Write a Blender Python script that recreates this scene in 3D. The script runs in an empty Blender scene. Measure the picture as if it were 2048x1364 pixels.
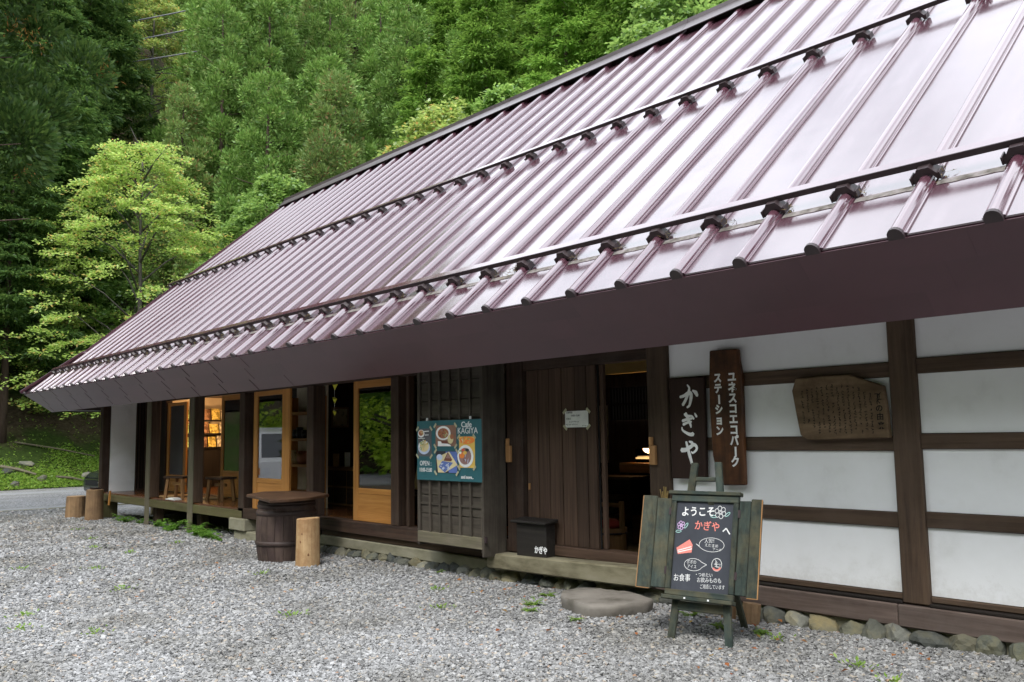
import bpy, bmesh, math, random
import numpy as np
from mathutils import Vector, Matrix, Euler
R = math.radians
rnd = random.Random(7)
rs = np.random.RandomState(11)
scene = bpy.context.scene
col = scene.collection

# ---------------------------------------------------------------- camera
cam_data = bpy.data.cameras.new("camera")
cam = bpy.data.objects.new("camera", cam_data)
col.objects.link(cam)
yaw, pit, rol = -0.8452815831565581, 0.10674396633773389, -0.015389294663585148
fwd = Vector((math.sin(yaw) * math.cos(pit), math.cos(yaw) * math.cos(pit), math.sin(pit)))
rgt = Vector((math.cos(yaw), -math.sin(yaw), 0))
upv = rgt.cross(fwd)
rgt2 = rgt * math.cos(rol) + upv * math.sin(rol)
upv2 = -rgt * math.sin(rol) + upv * math.cos(rol)
CAMZ = 1.32
m = Matrix((rgt2, upv2, -fwd)).transposed().to_4x4()
m.translation = Vector((0, 0, CAMZ))
cam.matrix_world = m
cam_data.sensor_width = 36.0
cam_data.lens = 1762.63 * 36 / 2048
cam_data.clip_start = 0.05
cam_data.clip_end = 1500
scene.camera = cam

# ---------------------------------------------------------------- sky, sun, exposure
SUN_EL, SUN_AZ = R(56), R(152)          # azimuth from +Y towards +X
sun_dir = Vector((math.sin(SUN_AZ) * math.cos(SUN_EL), math.cos(SUN_AZ) * math.cos(SUN_EL), math.sin(SUN_EL)))
world = bpy.data.worlds.new("World")
scene.world = world
world.use_nodes = True
wn, wl = world.node_tree.nodes, world.node_tree.links
wn.clear()
w_out = wn.new("ShaderNodeOutputWorld")
w_bg = wn.new("ShaderNodeBackground")
w_sky = wn.new("ShaderNodeTexSky")
w_sky.sky_type = 'NISHITA'
w_sky.sun_disc = False
w_sky.sun_elevation = SUN_EL
w_sky.sun_rotation = SUN_AZ
w_sky.dust_density = 2.0
w_tc = wn.new("ShaderNodeTexCoord")
w_noise = wn.new("ShaderNodeTexNoise")
w_noise.inputs["Scale"].default_value = 2.2
w_noise.inputs["Detail"].default_value = 7
w_noise.inputs["Roughness"].default_value = 0.55
w_ramp = wn.new("ShaderNodeValToRGB")
w_ramp.color_ramp.elements[0].position = 0.30
w_ramp.color_ramp.elements[0].color = (0.10, 0.10, 0.10, 1)
w_ramp.color_ramp.elements[1].position = 0.56
w_ramp.color_ramp.elements[1].color = (1, 1, 1, 1)
w_mix = wn.new("ShaderNodeMix")
w_mix.data_type = 'RGBA'
w_mix.inputs[7].default_value = (15.2, 15.9, 17.2, 1)     # bright thin overcast
w_bg.inputs["Strength"].default_value = 0.10
wl.new(w_tc.outputs["Generated"], w_noise.inputs["Vector"])
wl.new(w_noise.outputs["Fac"], w_ramp.inputs["Fac"])
wl.new(w_ramp.outputs["Color"], w_mix.inputs[0])
wl.new(w_sky.outputs["Color"], w_mix.inputs[6])
wl.new(w_mix.outputs[2], w_bg.inputs["Color"])
wl.new(w_bg.outputs["Background"], w_out.inputs["Surface"])

sun_data = bpy.data.lights.new("sun", 'SUN')
sun_data.energy = 1.5
sun_data.angle = R(18)
sun_data.color = (1.0, 0.975, 0.94)
sun = bpy.data.objects.new("sun", sun_data)
sun.rotation_euler = (-sun_dir).to_track_quat('-Z', 'Y').to_euler()
sun.location = (-20, 0, 40)
col.objects.link(sun)

scene.view_settings.view_transform = 'Standard'
scene.view_settings.look = 'None'
scene.view_settings.gamma = 1.0
scene.view_settings.exposure = 1.06
scene.view_settings.use_curve_mapping = False
scene.render.engine = 'CYCLES'
scene.cycles.max_bounces = 8
scene.cycles.transparent_max_bounces = 8
scene.cycles.use_adaptive_sampling = True
scene.cycles.adaptive_threshold = 0.015
try:
    scene.cycles.use_denoising = True
    scene.cycles.denoiser = 'OPENIMAGEDENOISE'
except Exception:
    pass

# ---------------------------------------------------------------- helpers
WORLD = {}          # name -> world (or local-frame) offset of an object's origin


def tag(o, label=None, cat=None, group=None, kind=None):
    if label: o["label"] = label
    if cat: o["category"] = cat
    if group: o["group"] = group
    if kind: o["kind"] = kind
    return o


def empty(name, loc=(0, 0, 0), rot=(0, 0, 0), parent=None, local=False):
    """An Empty. Children of it are given in world coordinates, or (local=True) in the Empty's own frame."""
    o = bpy.data.objects.new(name, None)
    o.empty_display_size = 0.2
    col.objects.link(o)
    o.rotation_euler = rot
    if parent is not None:
        o.parent = parent
        o.location = Vector(loc) - WORLD[parent.name]
    else:
        o.location = loc
    WORLD[o.name] = Vector((0, 0, 0)) if local else Vector(loc)
    return o


class MB:
    """Collects shapes; build() links them as one mesh object."""

    def __init__(s):
        s.v, s.f, s.mi, s.m = [], [], [], 0

    def add(s, verts, faces):
        b = len(s.v)
        s.v += [tuple(p) for p in verts]
        for f in faces:
            s.f.append(tuple(b + i for i in f))
            s.mi.append(s.m)
        return s

    def hexa(s, p):
        """8 corners: bottom ring 0-3 (ccw from above), top ring 4-7."""
        return s.add(p, [(3, 2, 1, 0), (4, 5, 6, 7), (0, 1, 5, 4), (1, 2, 6, 5), (2, 3, 7, 6), (3, 0, 4, 7)])

    def box(s, x0, x1, y0, y1, z0, z1):
        return s.hexa([(x0, y0, z0), (x1, y0, z0), (x1, y1, z0), (x0, y1, z0),
                       (x0, y0, z1), (x1, y0, z1), (x1, y1, z1), (x0, y1, z1)])

    def obox(s, c, ax, ay, az):
        """Box from its centre and three half-axis vectors."""
        c, ax, ay, az = Vector(c), Vector(ax), Vector(ay), Vector(az)
        return s.hexa([c - ax - ay - az, c + ax - ay - az, c + ax + ay - az, c - ax + ay - az,
                       c - ax - ay + az, c + ax - ay + az, c + ax + ay + az, c - ax + ay + az])

    def bar(s, a, b, w, h, up=(0, 0, 1)):
        a, b = Vector(a), Vector(b)
        d = (b - a)
        u = Vector(up)
        sx = d.cross(u)
        if sx.length < 1e-6: sx = d.cross(Vector((0, 1, 0)))
        sx.normalize()
        uz = sx.cross(d).normalized()
        return s.obox((a + b) / 2, d / 2, sx * (-w / 2), uz * (h / 2))

    def prism(s, poly, a, b):
        """poly: 2-D list mapped by functions a(p), b(p) to the two end rings."""
        n = len(poly)
        vs = [a(p) for p in poly] + [b(p) for p in poly]
        fs = [tuple(range(n - 1, -1, -1)), tuple(range(n, 2 * n))]
        fs += [(i, (i + 1) % n, n + (i + 1) % n, n + i) for i in range(n)]
        return s.add(vs, fs)

    def tube(s, pts, rad, n=8, cap=True):
        pts = [Vector(p) for p in pts]
        rad = rad if isinstance(rad, (list, tuple)) else [rad] * len(pts)
        vs, fs = [], []
        up = Vector((0, 0, 1))
        for i, p in enumerate(pts):
            d = (pts[min(i + 1, len(pts) - 1)] - pts[max(i - 1, 0)]).normalized()
            a = d.cross(up if abs(d.z) < 0.9 else Vector((1, 0, 0))).normalized()
            b = d.cross(a)
            for k in range(n):
                t = 2 * math.pi * k / n
                vs.append(p + (a * math.cos(t) + b * math.sin(t)) * rad[i])
        for i in range(len(pts) - 1):
            for k in range(n):
                k2 = (k + 1) % n
                fs.append((i * n + k, (i + 1) * n + k, (i + 1) * n + k2, i * n + k2))
        if cap:
            fs.append(tuple(range(n)))
            fs.append(tuple(range((len(pts) - 1) * n + n - 1, (len(pts) - 1) * n - 1, -1)))
        return s.add(vs, fs)

    def lathe(s, prof, c=(0, 0, 0), n=24, wob=None):
        vs, fs = [], []
        c = Vector(c)
        for i, (r, z) in enumerate(prof):
            for k in range(n):
                t = 2 * math.pi * k / n
                rr = r * (wob(t, z) if wob else 1)
                vs.append(c + Vector((rr * math.cos(t), rr * math.sin(t), z)))
        for i in range(len(prof) - 1):
            for k in range(n):
                k2 = (k + 1) % n
                fs.append((i * n + k, i * n + k2, (i + 1) * n + k2, (i + 1) * n + k))
        fs.append(tuple(range(n - 1, -1, -1)))
        fs.append(tuple(range((len(prof) - 1) * n, len(prof) * n)))
        return s.add(vs, fs)

    def build(s, name, mat, parent=None, bevel=0.0, smooth=False, origin=None, seg=1):
        me = bpy.data.meshes.new(name)
        V = [Vector(p) for p in s.v]
        if origin is None:
            lo = Vector([min(p[i] for p in V) for i in range(3)])
            hi = Vector([max(p[i] for p in V) for i in range(3)])
            org = (lo + hi) / 2
        else:
            org = Vector(origin)
        me.from_pydata([p - org for p in V], [], s.f)
        for mm in (mat if isinstance(mat, (list, tuple)) else [mat]):
            me.materials.append(mm)
        if isinstance(mat, (list, tuple)):
            me.polygons.foreach_set("material_index", s.mi)
        if smooth:
            me.polygons.foreach_set("use_smooth", [True] * len(me.polygons))
        me.update()
        o = bpy.data.objects.new(name, me)
        col.objects.link(o)
        if bevel:
            b = o.modifiers.new("edge", 'BEVEL')
            b.width = bevel
            b.segments = seg
            b.limit_method = 'ANGLE'
        if parent is not None:
            o.parent = parent
            o.location = org - WORLD[parent.name]
        else:
            o.location = org
        WORLD[o.name] = org
        return o


def dup(o, loc=None, parent=None, **kw):
    """Copy of one object (mesh shared); loc in the same frame as WORLD."""
    c = o.copy()
    col.objects.link(c)
    p = parent if parent is not None else o.parent
    c.parent = p
    if loc is not None:
        c.location = Vector(loc) - (WORLD[p.name] if p is not None else Vector((0, 0, 0)))
        WORLD[c.name] = Vector(loc)
    else:
        WORLD[c.name] = WORLD.get(o.name, Vector((0, 0, 0)))
    for k, v in kw.items():
        c[k] = v
    return c


def dup_tree(o, loc, rotz=0.0, scale=1.0, **kw):
    c = o.copy()
    col.objects.link(c)
    c.location = loc
    c.rotation_euler = (0, 0, rotz)
    c.scale = (scale,) * 3
    for ch in o.children:
        d = ch.copy()
        col.objects.link(d)
        d.parent = c
        for g in ch.children:
            e = g.copy()
            col.objects.link(e)
            e.parent = d
    for k, v in kw.items():
        c[k] = v
    return c


def mesh_np(name, verts, quads, mats, mi=None):
    me = bpy.data.meshes.new(name)
    nv, nf = len(verts), len(quads)
    k = quads.shape[1]
    me.vertices.add(nv)
    me.vertices.foreach_set("co", np.asarray(verts, np.float32).ravel())
    me.loops.add(nf * k)
    me.loops.foreach_set("vertex_index", np.asarray(quads, np.int32).ravel())
    me.polygons.add(nf)
    me.polygons.foreach_set("loop_start", np.arange(0, nf * k, k, dtype=np.int32))
    me.polygons.foreach_set("loop_total", np.full(nf, k, np.int32))
    for mm in mats: me.materials.append(mm)
    if mi is not None: me.polygons.foreach_set("material_index", np.asarray(mi, np.int32))
    me.update(calc_edges=True)
    return me


# ---------------------------------------------------------------- materials
def new_mat(name):
    mt = bpy.data.materials.new(name)
    mt.use_nodes = True
    nt = mt.node_tree
    return mt, nt, nt.nodes["Principled BSDF"]


def N(nt, kind, **kw):
    n = nt.nodes.new(kind)
    for k, v in kw.items():
        setattr(n, k, v)
    return n


def ramp(nt, stops):
    n = nt.nodes.new("ShaderNodeValToRGB")
    e = n.color_ramp.elements
    while len(e) < len(stops): e.new(0.5)
    for el, (p, c) in zip(e, stops):
        el.position = p
        el.color = (*c, 1) if len(c) == 3 else c
    return n


def coords(nt, scale=(1, 1, 1), obj_random=True, gen="Object"):
    tc = N(nt, "ShaderNodeTexCoord")
    mp = N(nt, "ShaderNodeMapping")
    mp.inputs["Scale"].default_value = scale
    nt.links.new(tc.outputs[gen], mp.inputs["Vector"])
    if obj_random:
        oi = N(nt, "ShaderNodeObjectInfo")
        mu = N(nt, "ShaderNodeMath", operation='MULTIPLY')
        mu.inputs[1].default_value = 37.0
        nt.links.new(oi.outputs["Random"], mu.inputs[0])
        nt.links.new(mu.outputs[0], mp.inputs["Location"])
    return mp


def wood(name, dark, light, axis, grain=14.0, rough=0.75, bump=0.25, var=0.25, weather=None, wamt=0.0, spec=0.25):
    """Procedural grain along one axis; the tint differs a little from piece to piece."""
    mt, nt, bs = new_mat(name)
    L = nt.links.new
    sc = [grain, grain, grain]
    sc["xyz".index(axis)] = 0.7
    mp = coords(nt, sc)
    no = N(nt, "ShaderNodeTexNoise")
    no.inputs["Scale"].default_value = 1.6
    no.inputs["Detail"].default_value = 8
    no.inputs["Roughness"].default_value = 0.65
    no.inputs["Distortion"].default_value = 0.6
    L(mp.outputs[0], no.inputs["Vector"])
    mid = tuple((a + b) / 2 for a, b in zip(dark, light))
    rp = ramp(nt, [(0.28, dark), (0.5, mid), (0.72, light)])
    L(no.outputs["Fac"], rp.inputs["Fac"])
    oi = N(nt, "ShaderNodeObjectInfo")
    mr = N(nt, "ShaderNodeMapRange")
    mr.inputs[3].default_value = 1 - var
    mr.inputs[4].default_value = 1 + var
    L(oi.outputs["Random"], mr.inputs[0])
    hsv = N(nt, "ShaderNodeHueSaturation")
    L(mr.outputs[0], hsv.inputs["Value"])
    L(rp.outputs[0], hsv.inputs["Color"])
    colr = hsv.outputs[0]
    if weather:
        mp2 = coords(nt, (1.7, 1.7, 1.7))
        n2 = N(nt, "ShaderNodeTexNoise")
        n2.inputs["Scale"].default_value = 2.2
        n2.inputs["Detail"].default_value = 9
        n2.inputs["Roughness"].default_value = 0.7
        L(mp2.outputs[0], n2.inputs["Vector"])
        r2 = ramp(nt, [(0.42, (0, 0, 0)), (0.64, (wamt,) * 3)])
        L(n2.outputs["Fac"], r2.inputs["Fac"])
        mx = N(nt, "ShaderNodeMix", data_type='RGBA')
        L(r2.outputs[0], mx.inputs[0])
        L(colr, mx.inputs[6])
        mx.inputs[7].default_value = (*weather, 1)
        colr = mx.outputs[2]
    L(colr, bs.inputs["Base Color"])
    bs.inputs["Roughness"].default_value = rough
    bs.inputs["Specular IOR Level"].default_value = spec
    bp = N(nt, "ShaderNodeBump")
    bp.inputs["Strength"].default_value = bump
    bp.inputs["Distance"].default_value = 0.004
    L(no.outputs["Fac"], bp.inputs["Height"])
    L(bp.outputs[0], bs.inputs["Normal"])
    return mt


def mottled(name, stops, scale=3.0, rough=0.8, bump=0.2, dist=0.01, detail=8, metallic=0.0, spec=0.4, stretch=(1, 1, 1), var=0.0, gen="Object", obj_random=True):
    mt, nt, bs = new_mat(name)
    L = nt.links.new
    mp = coords(nt, stretch, obj_random, gen)
    no = N(nt, "ShaderNodeTexNoise")
    no.inputs["Scale"].default_value = scale
    no.inputs["Detail"].default_value = detail
    no.inputs["Roughness"].default_value = 0.62
    L(mp.outputs[0], no.inputs["Vector"])
    rp = ramp(nt, stops)
    L(no.outputs["Fac"], rp.inputs["Fac"])
    c = rp.outputs[0]
    if var:
        oi = N(nt, "ShaderNodeObjectInfo")
        mr = N(nt, "ShaderNodeMapRange")
        mr.inputs[3].default_value = 1 - var
        mr.inputs[4].default_value = 1 + var
        L(oi.outputs["Random"], mr.inputs[0])
        hsv = N(nt, "ShaderNodeHueSaturation")
        L(mr.outputs[0], hsv.inputs["Value"])
        L(c, hsv.inputs["Color"])
        c = hsv.outputs[0]
    L(c, bs.inputs["Base Color"])
    bs.inputs["Roughness"].default_value = rough
    bs.inputs["Metallic"].default_value = metallic
    bs.inputs["Specular IOR Level"].default_value = spec
    if bump:
        bp = N(nt, "ShaderNodeBump")
        bp.inputs["Strength"].default_value = bump
        bp.inputs["Distance"].default_value = dist
        L(no.outputs["Fac"], bp.inputs["Height"])
        L(bp.outputs[0], bs.inputs["Normal"])
    return mt


def plain(name, c, rough=0.6, metallic=0.0, spec=0.4, emit=0.0):
    mt = mottled(name, [(0.3, tuple(x * 0.86 for x in c)), (0.7, tuple(min(1, x * 1.08) for x in c))], scale=9, rough=rough, bump=0.05, metallic=metallic, spec=spec)
    if emit:
        bs = mt.node_tree.nodes["Principled BSDF"]
        bs.inputs["Emission Color"].default_value = (*c, 1)
        bs.inputs["Emission Strength"].default_value = emit
    return mt


def leaf_mat(name, stops, trans=0.45, gloss=0.025):
    mt = bpy.data.materials.new(name)
    mt.use_nodes = True
    nt = mt.node_tree
    nt.nodes.clear()
    L = nt.links.new
    out = N(nt, "ShaderNodeOutputMaterial")
    geo = N(nt, "ShaderNodeNewGeometry")
    rp = ramp(nt, stops)
    L(geo.outputs["Random Per Island"], rp.inputs["Fac"])
    oi = N(nt, "ShaderNodeObjectInfo")
    mr = N(nt, "ShaderNodeMapRange")
    mr.inputs[3].default_value = 0.82
    mr.inputs[4].default_value = 1.2
    L(oi.outputs["Random"], mr.inputs[0])
    hsv = N(nt, "ShaderNodeHueSaturation")
    L(mr.outputs[0], hsv.inputs["Value"])
    L(rp.outputs[0], hsv.inputs["Color"])
    di = N(nt, "ShaderNodeBsdfDiffuse")
    tr = N(nt, "ShaderNodeBsdfTranslucent")
    gl = N(nt, "ShaderNodeBsdfGlossy")
    gl.inputs["Roughness"].default_value = 0.45
    gl.inputs["Color"].default_value = (0.8, 0.85, 0.8, 1)
    L(hsv.outputs[0], di.inputs["Color"])
    h2 = N(nt, "ShaderNodeHueSaturation")
    h2.inputs["Hue"].default_value = 0.485
    h2.inputs["Saturation"].default_value = 0.97
    h2.inputs["Value"].default_value = 1.7
    L(hsv.outputs[0], h2.inputs["Color"])
    L(h2.outputs[0], tr.inputs["Color"])
    m1 = N(nt, "ShaderNodeMixShader")
    m1.inputs[0].default_value = trans
    L(di.outputs[0], m1.inputs[1])
    L(tr.outputs[0], m1.inputs[2])
    m2 = N(nt, "ShaderNodeMixShader")
    m2.inputs[0].default_value = gloss
    L(m1.outputs[0], m2.inputs[1])
    L(gl.outputs[0], m2.inputs[2])
    L(m2.outputs[0], out.inputs["Surface"])
    return mt


WD = {}
for ax in "xyz":
    WD["dark", ax] = wood("dark_timber_" + ax, (0.017, 0.010, 0.007), (0.066, 0.038, 0.025), ax, weather=(0.075, 0.058, 0.045), wamt=0.35)
    WD["brown", ax] = wood("brown_timber_" + ax, (0.034, 0.021, 0.013), (0.115, 0.074, 0.047), ax, weather=(0.10, 0.072, 0.055), wamt=0.3)
    WD["door", ax] = wood("door_timber_" + ax, (0.033, 0.019, 0.012), (0.088, 0.053, 0.035), ax, grain=20, var=0.22)
    WD["black", ax] = wood("soot_timber_" + ax, (0.008, 0.006, 0.005), (0.022, 0.016, 0.012), ax)
    WD["shutter", ax] = wood("grey_brown_shutter_timber_" + ax, (0.022, 0.017, 0.013), (0.075, 0.062, 0.048), ax, weather=(0.10, 0.09, 0.068), wamt=0.35)
    WD["grey", ax] = wood("weathered_timber_" + ax, (0.065, 0.055, 0.040), (0.19, 0.165, 0.115), ax, weather=(0.10, 0.10, 0.05), wamt=0.5)
    WD["moss", ax] = wood("mossy_timber_" + ax, (0.070, 0.060, 0.026), (0.16, 0.14, 0.070), ax, weather=(0.10, 0.10, 0.035), wamt=0.6)
    WD["sill", ax] = wood("grey_brown_sill_timber_" + ax, (0.045, 0.031, 0.025), (0.125, 0.092, 0.076), ax, weather=(0.14, 0.115, 0.10), wamt=0.4)
    WD["orange", ax] = wood("warm_cypress_" + ax, (0.34, 0.135, 0.03), (0.56, 0.27, 0.075), ax, rough=0.45, bump=0.08, var=0.1)
    WD["floor", ax] = wood("polished_floor_" + ax, (0.085, 0.032, 0.012), (0.17, 0.07, 0.025), ax, rough=0.22, bump=0.03, spec=0.5)
    WD["green", ax] = wood("green_stained_timber_" + ax, (0.008, 0.014, 0.012), (0.045, 0.061, 0.051), ax, grain=18, weather=(0.20, 0.15, 0.065), wamt=0.28, bump=0.35)
    WD["log", ax] = wood("peeled_log_" + ax, (0.17, 0.10, 0.05), (0.33, 0.215, 0.115), ax, grain=11, weather=(0.12, 0.075, 0.045), wamt=0.7, bump=0.6, var=0.12)
    WD["tan", ax] = wood("tan_timber_" + ax, (0.22, 0.11, 0.04), (0.36, 0.20, 0.085), ax, rough=0.55)
W = lambda k, a: WD[k, a]

M = {}
M["plaster"] = mottled("white_plaster", [(0.25, (0.68, 0.675, 0.655)), (0.45, (0.79, 0.79, 0.78)), (0.62, (0.82, 0.82, 0.815)), (0.85, (0.74, 0.73, 0.705))], scale=2.6, rough=0.9, bump=0.06, dist=0.02, spec=0.2)
M["soffit"] = mottled("eave_sheet_metal", [(0.3, (0.058, 0.020, 0.028)), (0.7, (0.080, 0.029, 0.039))], scale=1.2, rough=0.36, bump=0.02, spec=0.7, var=0.06)
M["dark"] = plain("dark_recess", (0.012, 0.010, 0.009), rough=0.9)
M["deck"] = plain("roof_deck_boards", (0.03, 0.022, 0.018), rough=0.9)
M["stone"] = mottled("river_stone", [(0.25, (0.05, 0.053, 0.048)), (0.5, (0.115, 0.115, 0.098)), (0.62, (0.155, 0.142, 0.10)), (0.8, (0.088, 0.095, 0.084))], scale=6, rough=0.85, bump=0.55, dist=0.02, var=0.5)
_nt = M["stone"].node_tree
_bs = _nt.nodes["Principled BSDF"]
_oi = N(_nt, "ShaderNodeObjectInfo")
_rp = ramp(_nt, [(0.0, (0.75, 0.85, 0.95)), (0.3, (1.0, 1.0, 0.92)), (0.55, (0.80, 0.86, 0.78)), (0.75, (1.25, 1.08, 0.72)), (0.9, (1.15, 1.15, 1.1)), (1.0, (0.6, 0.62, 0.66))])
_nt.links.new(_oi.outputs["Random"], _rp.inputs["Fac"])
_mx = N(_nt, "ShaderNodeMix", data_type='RGBA', blend_type='MULTIPLY')
_mx.inputs[0].default_value = 1.0
_nt.links.new(_bs.inputs["Base Color"].links[0].from_socket, _mx.inputs[6])
_nt.links.new(_rp.outputs[0], _mx.inputs[7])
_nt.links.new(_mx.outputs[2], _bs.inputs["Base Color"])
M["concrete"] = mottled("mossy_concrete", [(0.25, (0.12, 0.115, 0.07)), (0.5, (0.22, 0.205, 0.14)), (0.75, (0.30, 0.285, 0.215))], scale=4, rough=0.95, bump=0.4, dist=0.01, stretch=(0.6, 1, 1.4))
M["glass"] = None


def roof_material(name, base, dusty, rough=0.2, ior=2.3):
    """Glossy plum enamel on sheet steel: slightly wavy, thin dust film, faint run-off streaks down the slope."""
    mt, nt, bs = new_mat(name)
    L = nt.links.new
    mp = coords(nt, (2.2, 0.30, 0.30))
    n1 = N(nt, "ShaderNodeTexNoise")
    n1.inputs["Scale"].default_value = 2.4
    n1.inputs["Detail"].default_value = 9
    n1.inputs["Roughness"].default_value = 0.65
    L(mp.outputs[0], n1.inputs["Vector"])
    rp = ramp(nt, [(0.34, base), (0.56, tuple((a * 2 + b) / 3 for a, b in zip(base, dusty))), (0.78, dusty)])
    L(n1.outputs["Fac"], rp.inputs["Fac"])
    L(rp.outputs[0], bs.inputs["Base Color"])
    mr = N(nt, "ShaderNodeMapRange")
    mr.inputs[1].default_value = 0.3
    mr.inputs[2].default_value = 0.75
    mr.inputs[3].default_value = rough - 0.03
    mr.inputs[4].default_value = rough + 0.06
    L(n1.outputs["Fac"], mr.inputs[0])
    L(mr.outputs[0], bs.inputs["Roughness"])
    bs.inputs["IOR"].default_value = ior
    bs.inputs["Specular IOR Level"].default_value = 0.5
    mp2 = coords(nt, (1, 1, 1))
    n2 = N(nt, "ShaderNodeTexNoise")
    n2.inputs["Scale"].default_value = 1.5
    n2.inputs["Detail"].default_value = 2
    L(mp2.outputs[0], n2.inputs["Vector"])
    bp = N(nt, "ShaderNodeBump")
    bp.inputs["Strength"].default_value = 0.3
    bp.inputs["Distance"].default_value = 0.03
    L(n2.outputs["Fac"], bp.inputs["Height"])
    L(bp.outputs[0], bs.inputs["Normal"])
    return mt


M["roof"] = roof_material("maroon_roof_steel", (0.055, 0.018, 0.028), (0.12, 0.075, 0.088), 0.15, 2.75)
M["rib"] = roof_material("maroon_batten_steel", (0.080, 0.028, 0.042), (0.12, 0.065, 0.080), 0.15, 2.6)
M["iron"] = mottled("dark_brown_iron", [(0.3, (0.022, 0.013, 0.014)), (0.7, (0.04, 0.024, 0.026))], scale=8, rough=0.45, bump=0.05, spec=0.5)
M["ridge"] = mottled("ridge_steel", [(0.3, (0.055, 0.042, 0.042)), (0.7, (0.085, 0.066, 0.066))], scale=3, rough=0.35, bump=0.03, metallic=0.3, spec=0.5)
M["hip"] = mottled("hip_steel", [(0.3, (0.06, 0.022, 0.034)), (0.7, (0.09, 0.035, 0.052))], scale=3, rough=0.3, bump=0.03, metallic=0.3, spec=0.5)
M["grime"] = mottled("lichen_grime", [(0.35, (0.07, 0.06, 0.05)), (0.48, (0.15, 0.135, 0.12)), (0.7, (0.26, 0.23, 0.23))], scale=14, rough=0.9, bump=0.4, dist=0.004)
gm, gnt, gbs = new_mat("window_glass")
gnt.nodes.clear()
go = N(gnt, "ShaderNodeOutputMaterial")
gf = N(gnt, "ShaderNodeFresnel")
gf.inputs["IOR"].default_value = 3.1
gt = N(gnt, "ShaderNodeBsdfTransparent")
gt.inputs["Color"].default_value = (0.80, 0.84, 0.80, 1)
gg = N(gnt, "ShaderNodeBsdfGlossy")
gg.inputs["Roughness"].default_value = 0.015
gx = N(gnt, "ShaderNodeMixShader")
gnt.links.new(gf.outputs[0], gx.inputs[0])
gnt.links.new(gt.outputs[0], gx.inputs[1])
gnt.links.new(gg.outputs[0], gx.inputs[2])
gnt.links.new(gx.outputs[0], go.inputs["Surface"])
M["glass"] = gm
M["glass_room"] = gm.copy()
[n for n in M["glass_room"].node_tree.nodes if n.type == 'FRESNEL'][0].inputs["IOR"].default_value = 1.6
# plaster next to the ground: the same lime wash with mud splashes along the foot
M["plaster_low"] = M["plaster"].copy()
_nt = M["plaster_low"].node_tree
_bs = _nt.nodes["Principled BSDF"]
_tc = N(_nt, "ShaderNodeTexCoord")
_sp = N(_nt, "ShaderNodeSeparateXYZ")
_nt.links.new(_tc.outputs["Object"], _sp.inputs[0])
_ns = N(_nt, "ShaderNodeTexNoise"); _ns.inputs["Scale"].default_value = 16; _ns.inputs["Detail"].default_value = 8; _ns.inputs["Roughness"].default_value = 0.75
_nt.links.new(_tc.outputs["Object"], _ns.inputs["Vector"])
_mr = N(_nt, "ShaderNodeMapRange"); _mr.inputs[1].default_value = -0.21; _mr.inputs[2].default_value = 0.0; _mr.inputs[3].default_value = 0.30; _mr.inputs[4].default_value = -0.06
_nt.links.new(_sp.outputs[2], _mr.inputs[0])
_ad = N(_nt, "ShaderNodeMath", operation='ADD')
_nt.links.new(_mr.outputs[0], _ad.inputs[0]); _nt.links.new(_ns.outputs["Fac"], _ad.inputs[1])
_rp = ramp(_nt, [(0.62, (0, 0, 0)), (0.86, (0.22, 0.22, 0.22))])
_nt.links.new(_ad.outputs[0], _rp.inputs["Fac"])
_mx = N(_nt, "ShaderNodeMix", data_type='RGBA')
_nt.links.new(_rp.outputs[0], _mx.inputs[0])
_nt.links.new(_bs.inputs["Base Color"].links[0].from_socket, _mx.inputs[6])
_mx.inputs[7].default_value = (0.36, 0.32, 0.26, 1)
_nt.links.new(_mx.outputs[2], _bs.inputs["Base Color"])
M["paper"] = plain("white_paper", (0.74, 0.75, 0.72), rough=0.9, spec=0.1)
M["ink"] = plain("black_ink", (0.02, 0.018, 0.016), rough=0.8, spec=0.1)
M["white_paint"] = plain("white_lettering", (0.84, 0.84, 0.82), rough=0.6)
M["chalk"] = mottled("white_chalk", [(0.34, (0.40, 0.41, 0.41)), (0.5, (0.74, 0.74, 0.72)), (0.7, (0.80, 0.80, 0.78))], scale=230, rough=0.95, spec=0.05, bump=0, detail=3)
M["pink_chalk"] = mottled("pink_chalk", [(0.34, (0.52, 0.17, 0.15)), (0.5, (0.70, 0.22, 0.18)), (0.7, (0.76, 0.27, 0.22))], scale=230, rough=0.95, spec=0.05, bump=0, detail=3)
M["teal_chalk"] = plain("pale_teal_chalk", (0.40, 0.66, 0.60), rough=0.95, spec=0.05)
M["lilac_chalk"] = plain("lilac_chalk", (0.62, 0.42, 0.66), rough=0.95, spec=0.05)
M["slate"] = mottled("chalkboard_slate", [(0.3, (0.028, 0.031, 0.038)), (0.55, (0.040, 0.044, 0.054)), (0.8, (0.060, 0.064, 0.075))], scale=4, rough=0.7, bump=0.0, spec=0.3, stretch=(1, 1, 0.4))
M["tape"] = plain("masking_tape", (0.42, 0.40, 0.26), rough=0.8)

# ================================================================= THE FARMHOUSE
SP = 0.480                       # batten spacing
EX, EY, EZ = -1.5804, 4.553, 2.337
DY, DZ = 5.494, 4.7647
SLEN = math.hypot(DY, DZ)
NRM = Vector((0, -DZ / SLEN, DY / SLEN))
SLO = Vector((0, DY / SLEN, DZ / SLEN))
RIDGE_Y, RIDGE_Z = EY + DY, EZ + DZ
XV = -19.53                      # verge
XC = -20.44                      # lower hip corner
XR = 4.2                         # far right end of the roof
SOFF_Y, SOFF_Z = 4.986, 1.947
WALL_Y = 5.80


def RP(x, t, h=0.0):
    return Vector((x, EY, EZ)) + SLO * (t * SLEN) + NRM * h


house = empty("farmhouse", (-8.0, 8.0, -0.05))
tag(house, "long old farmhouse cafe with maroon metal roof and white plaster walls", "house")

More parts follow.
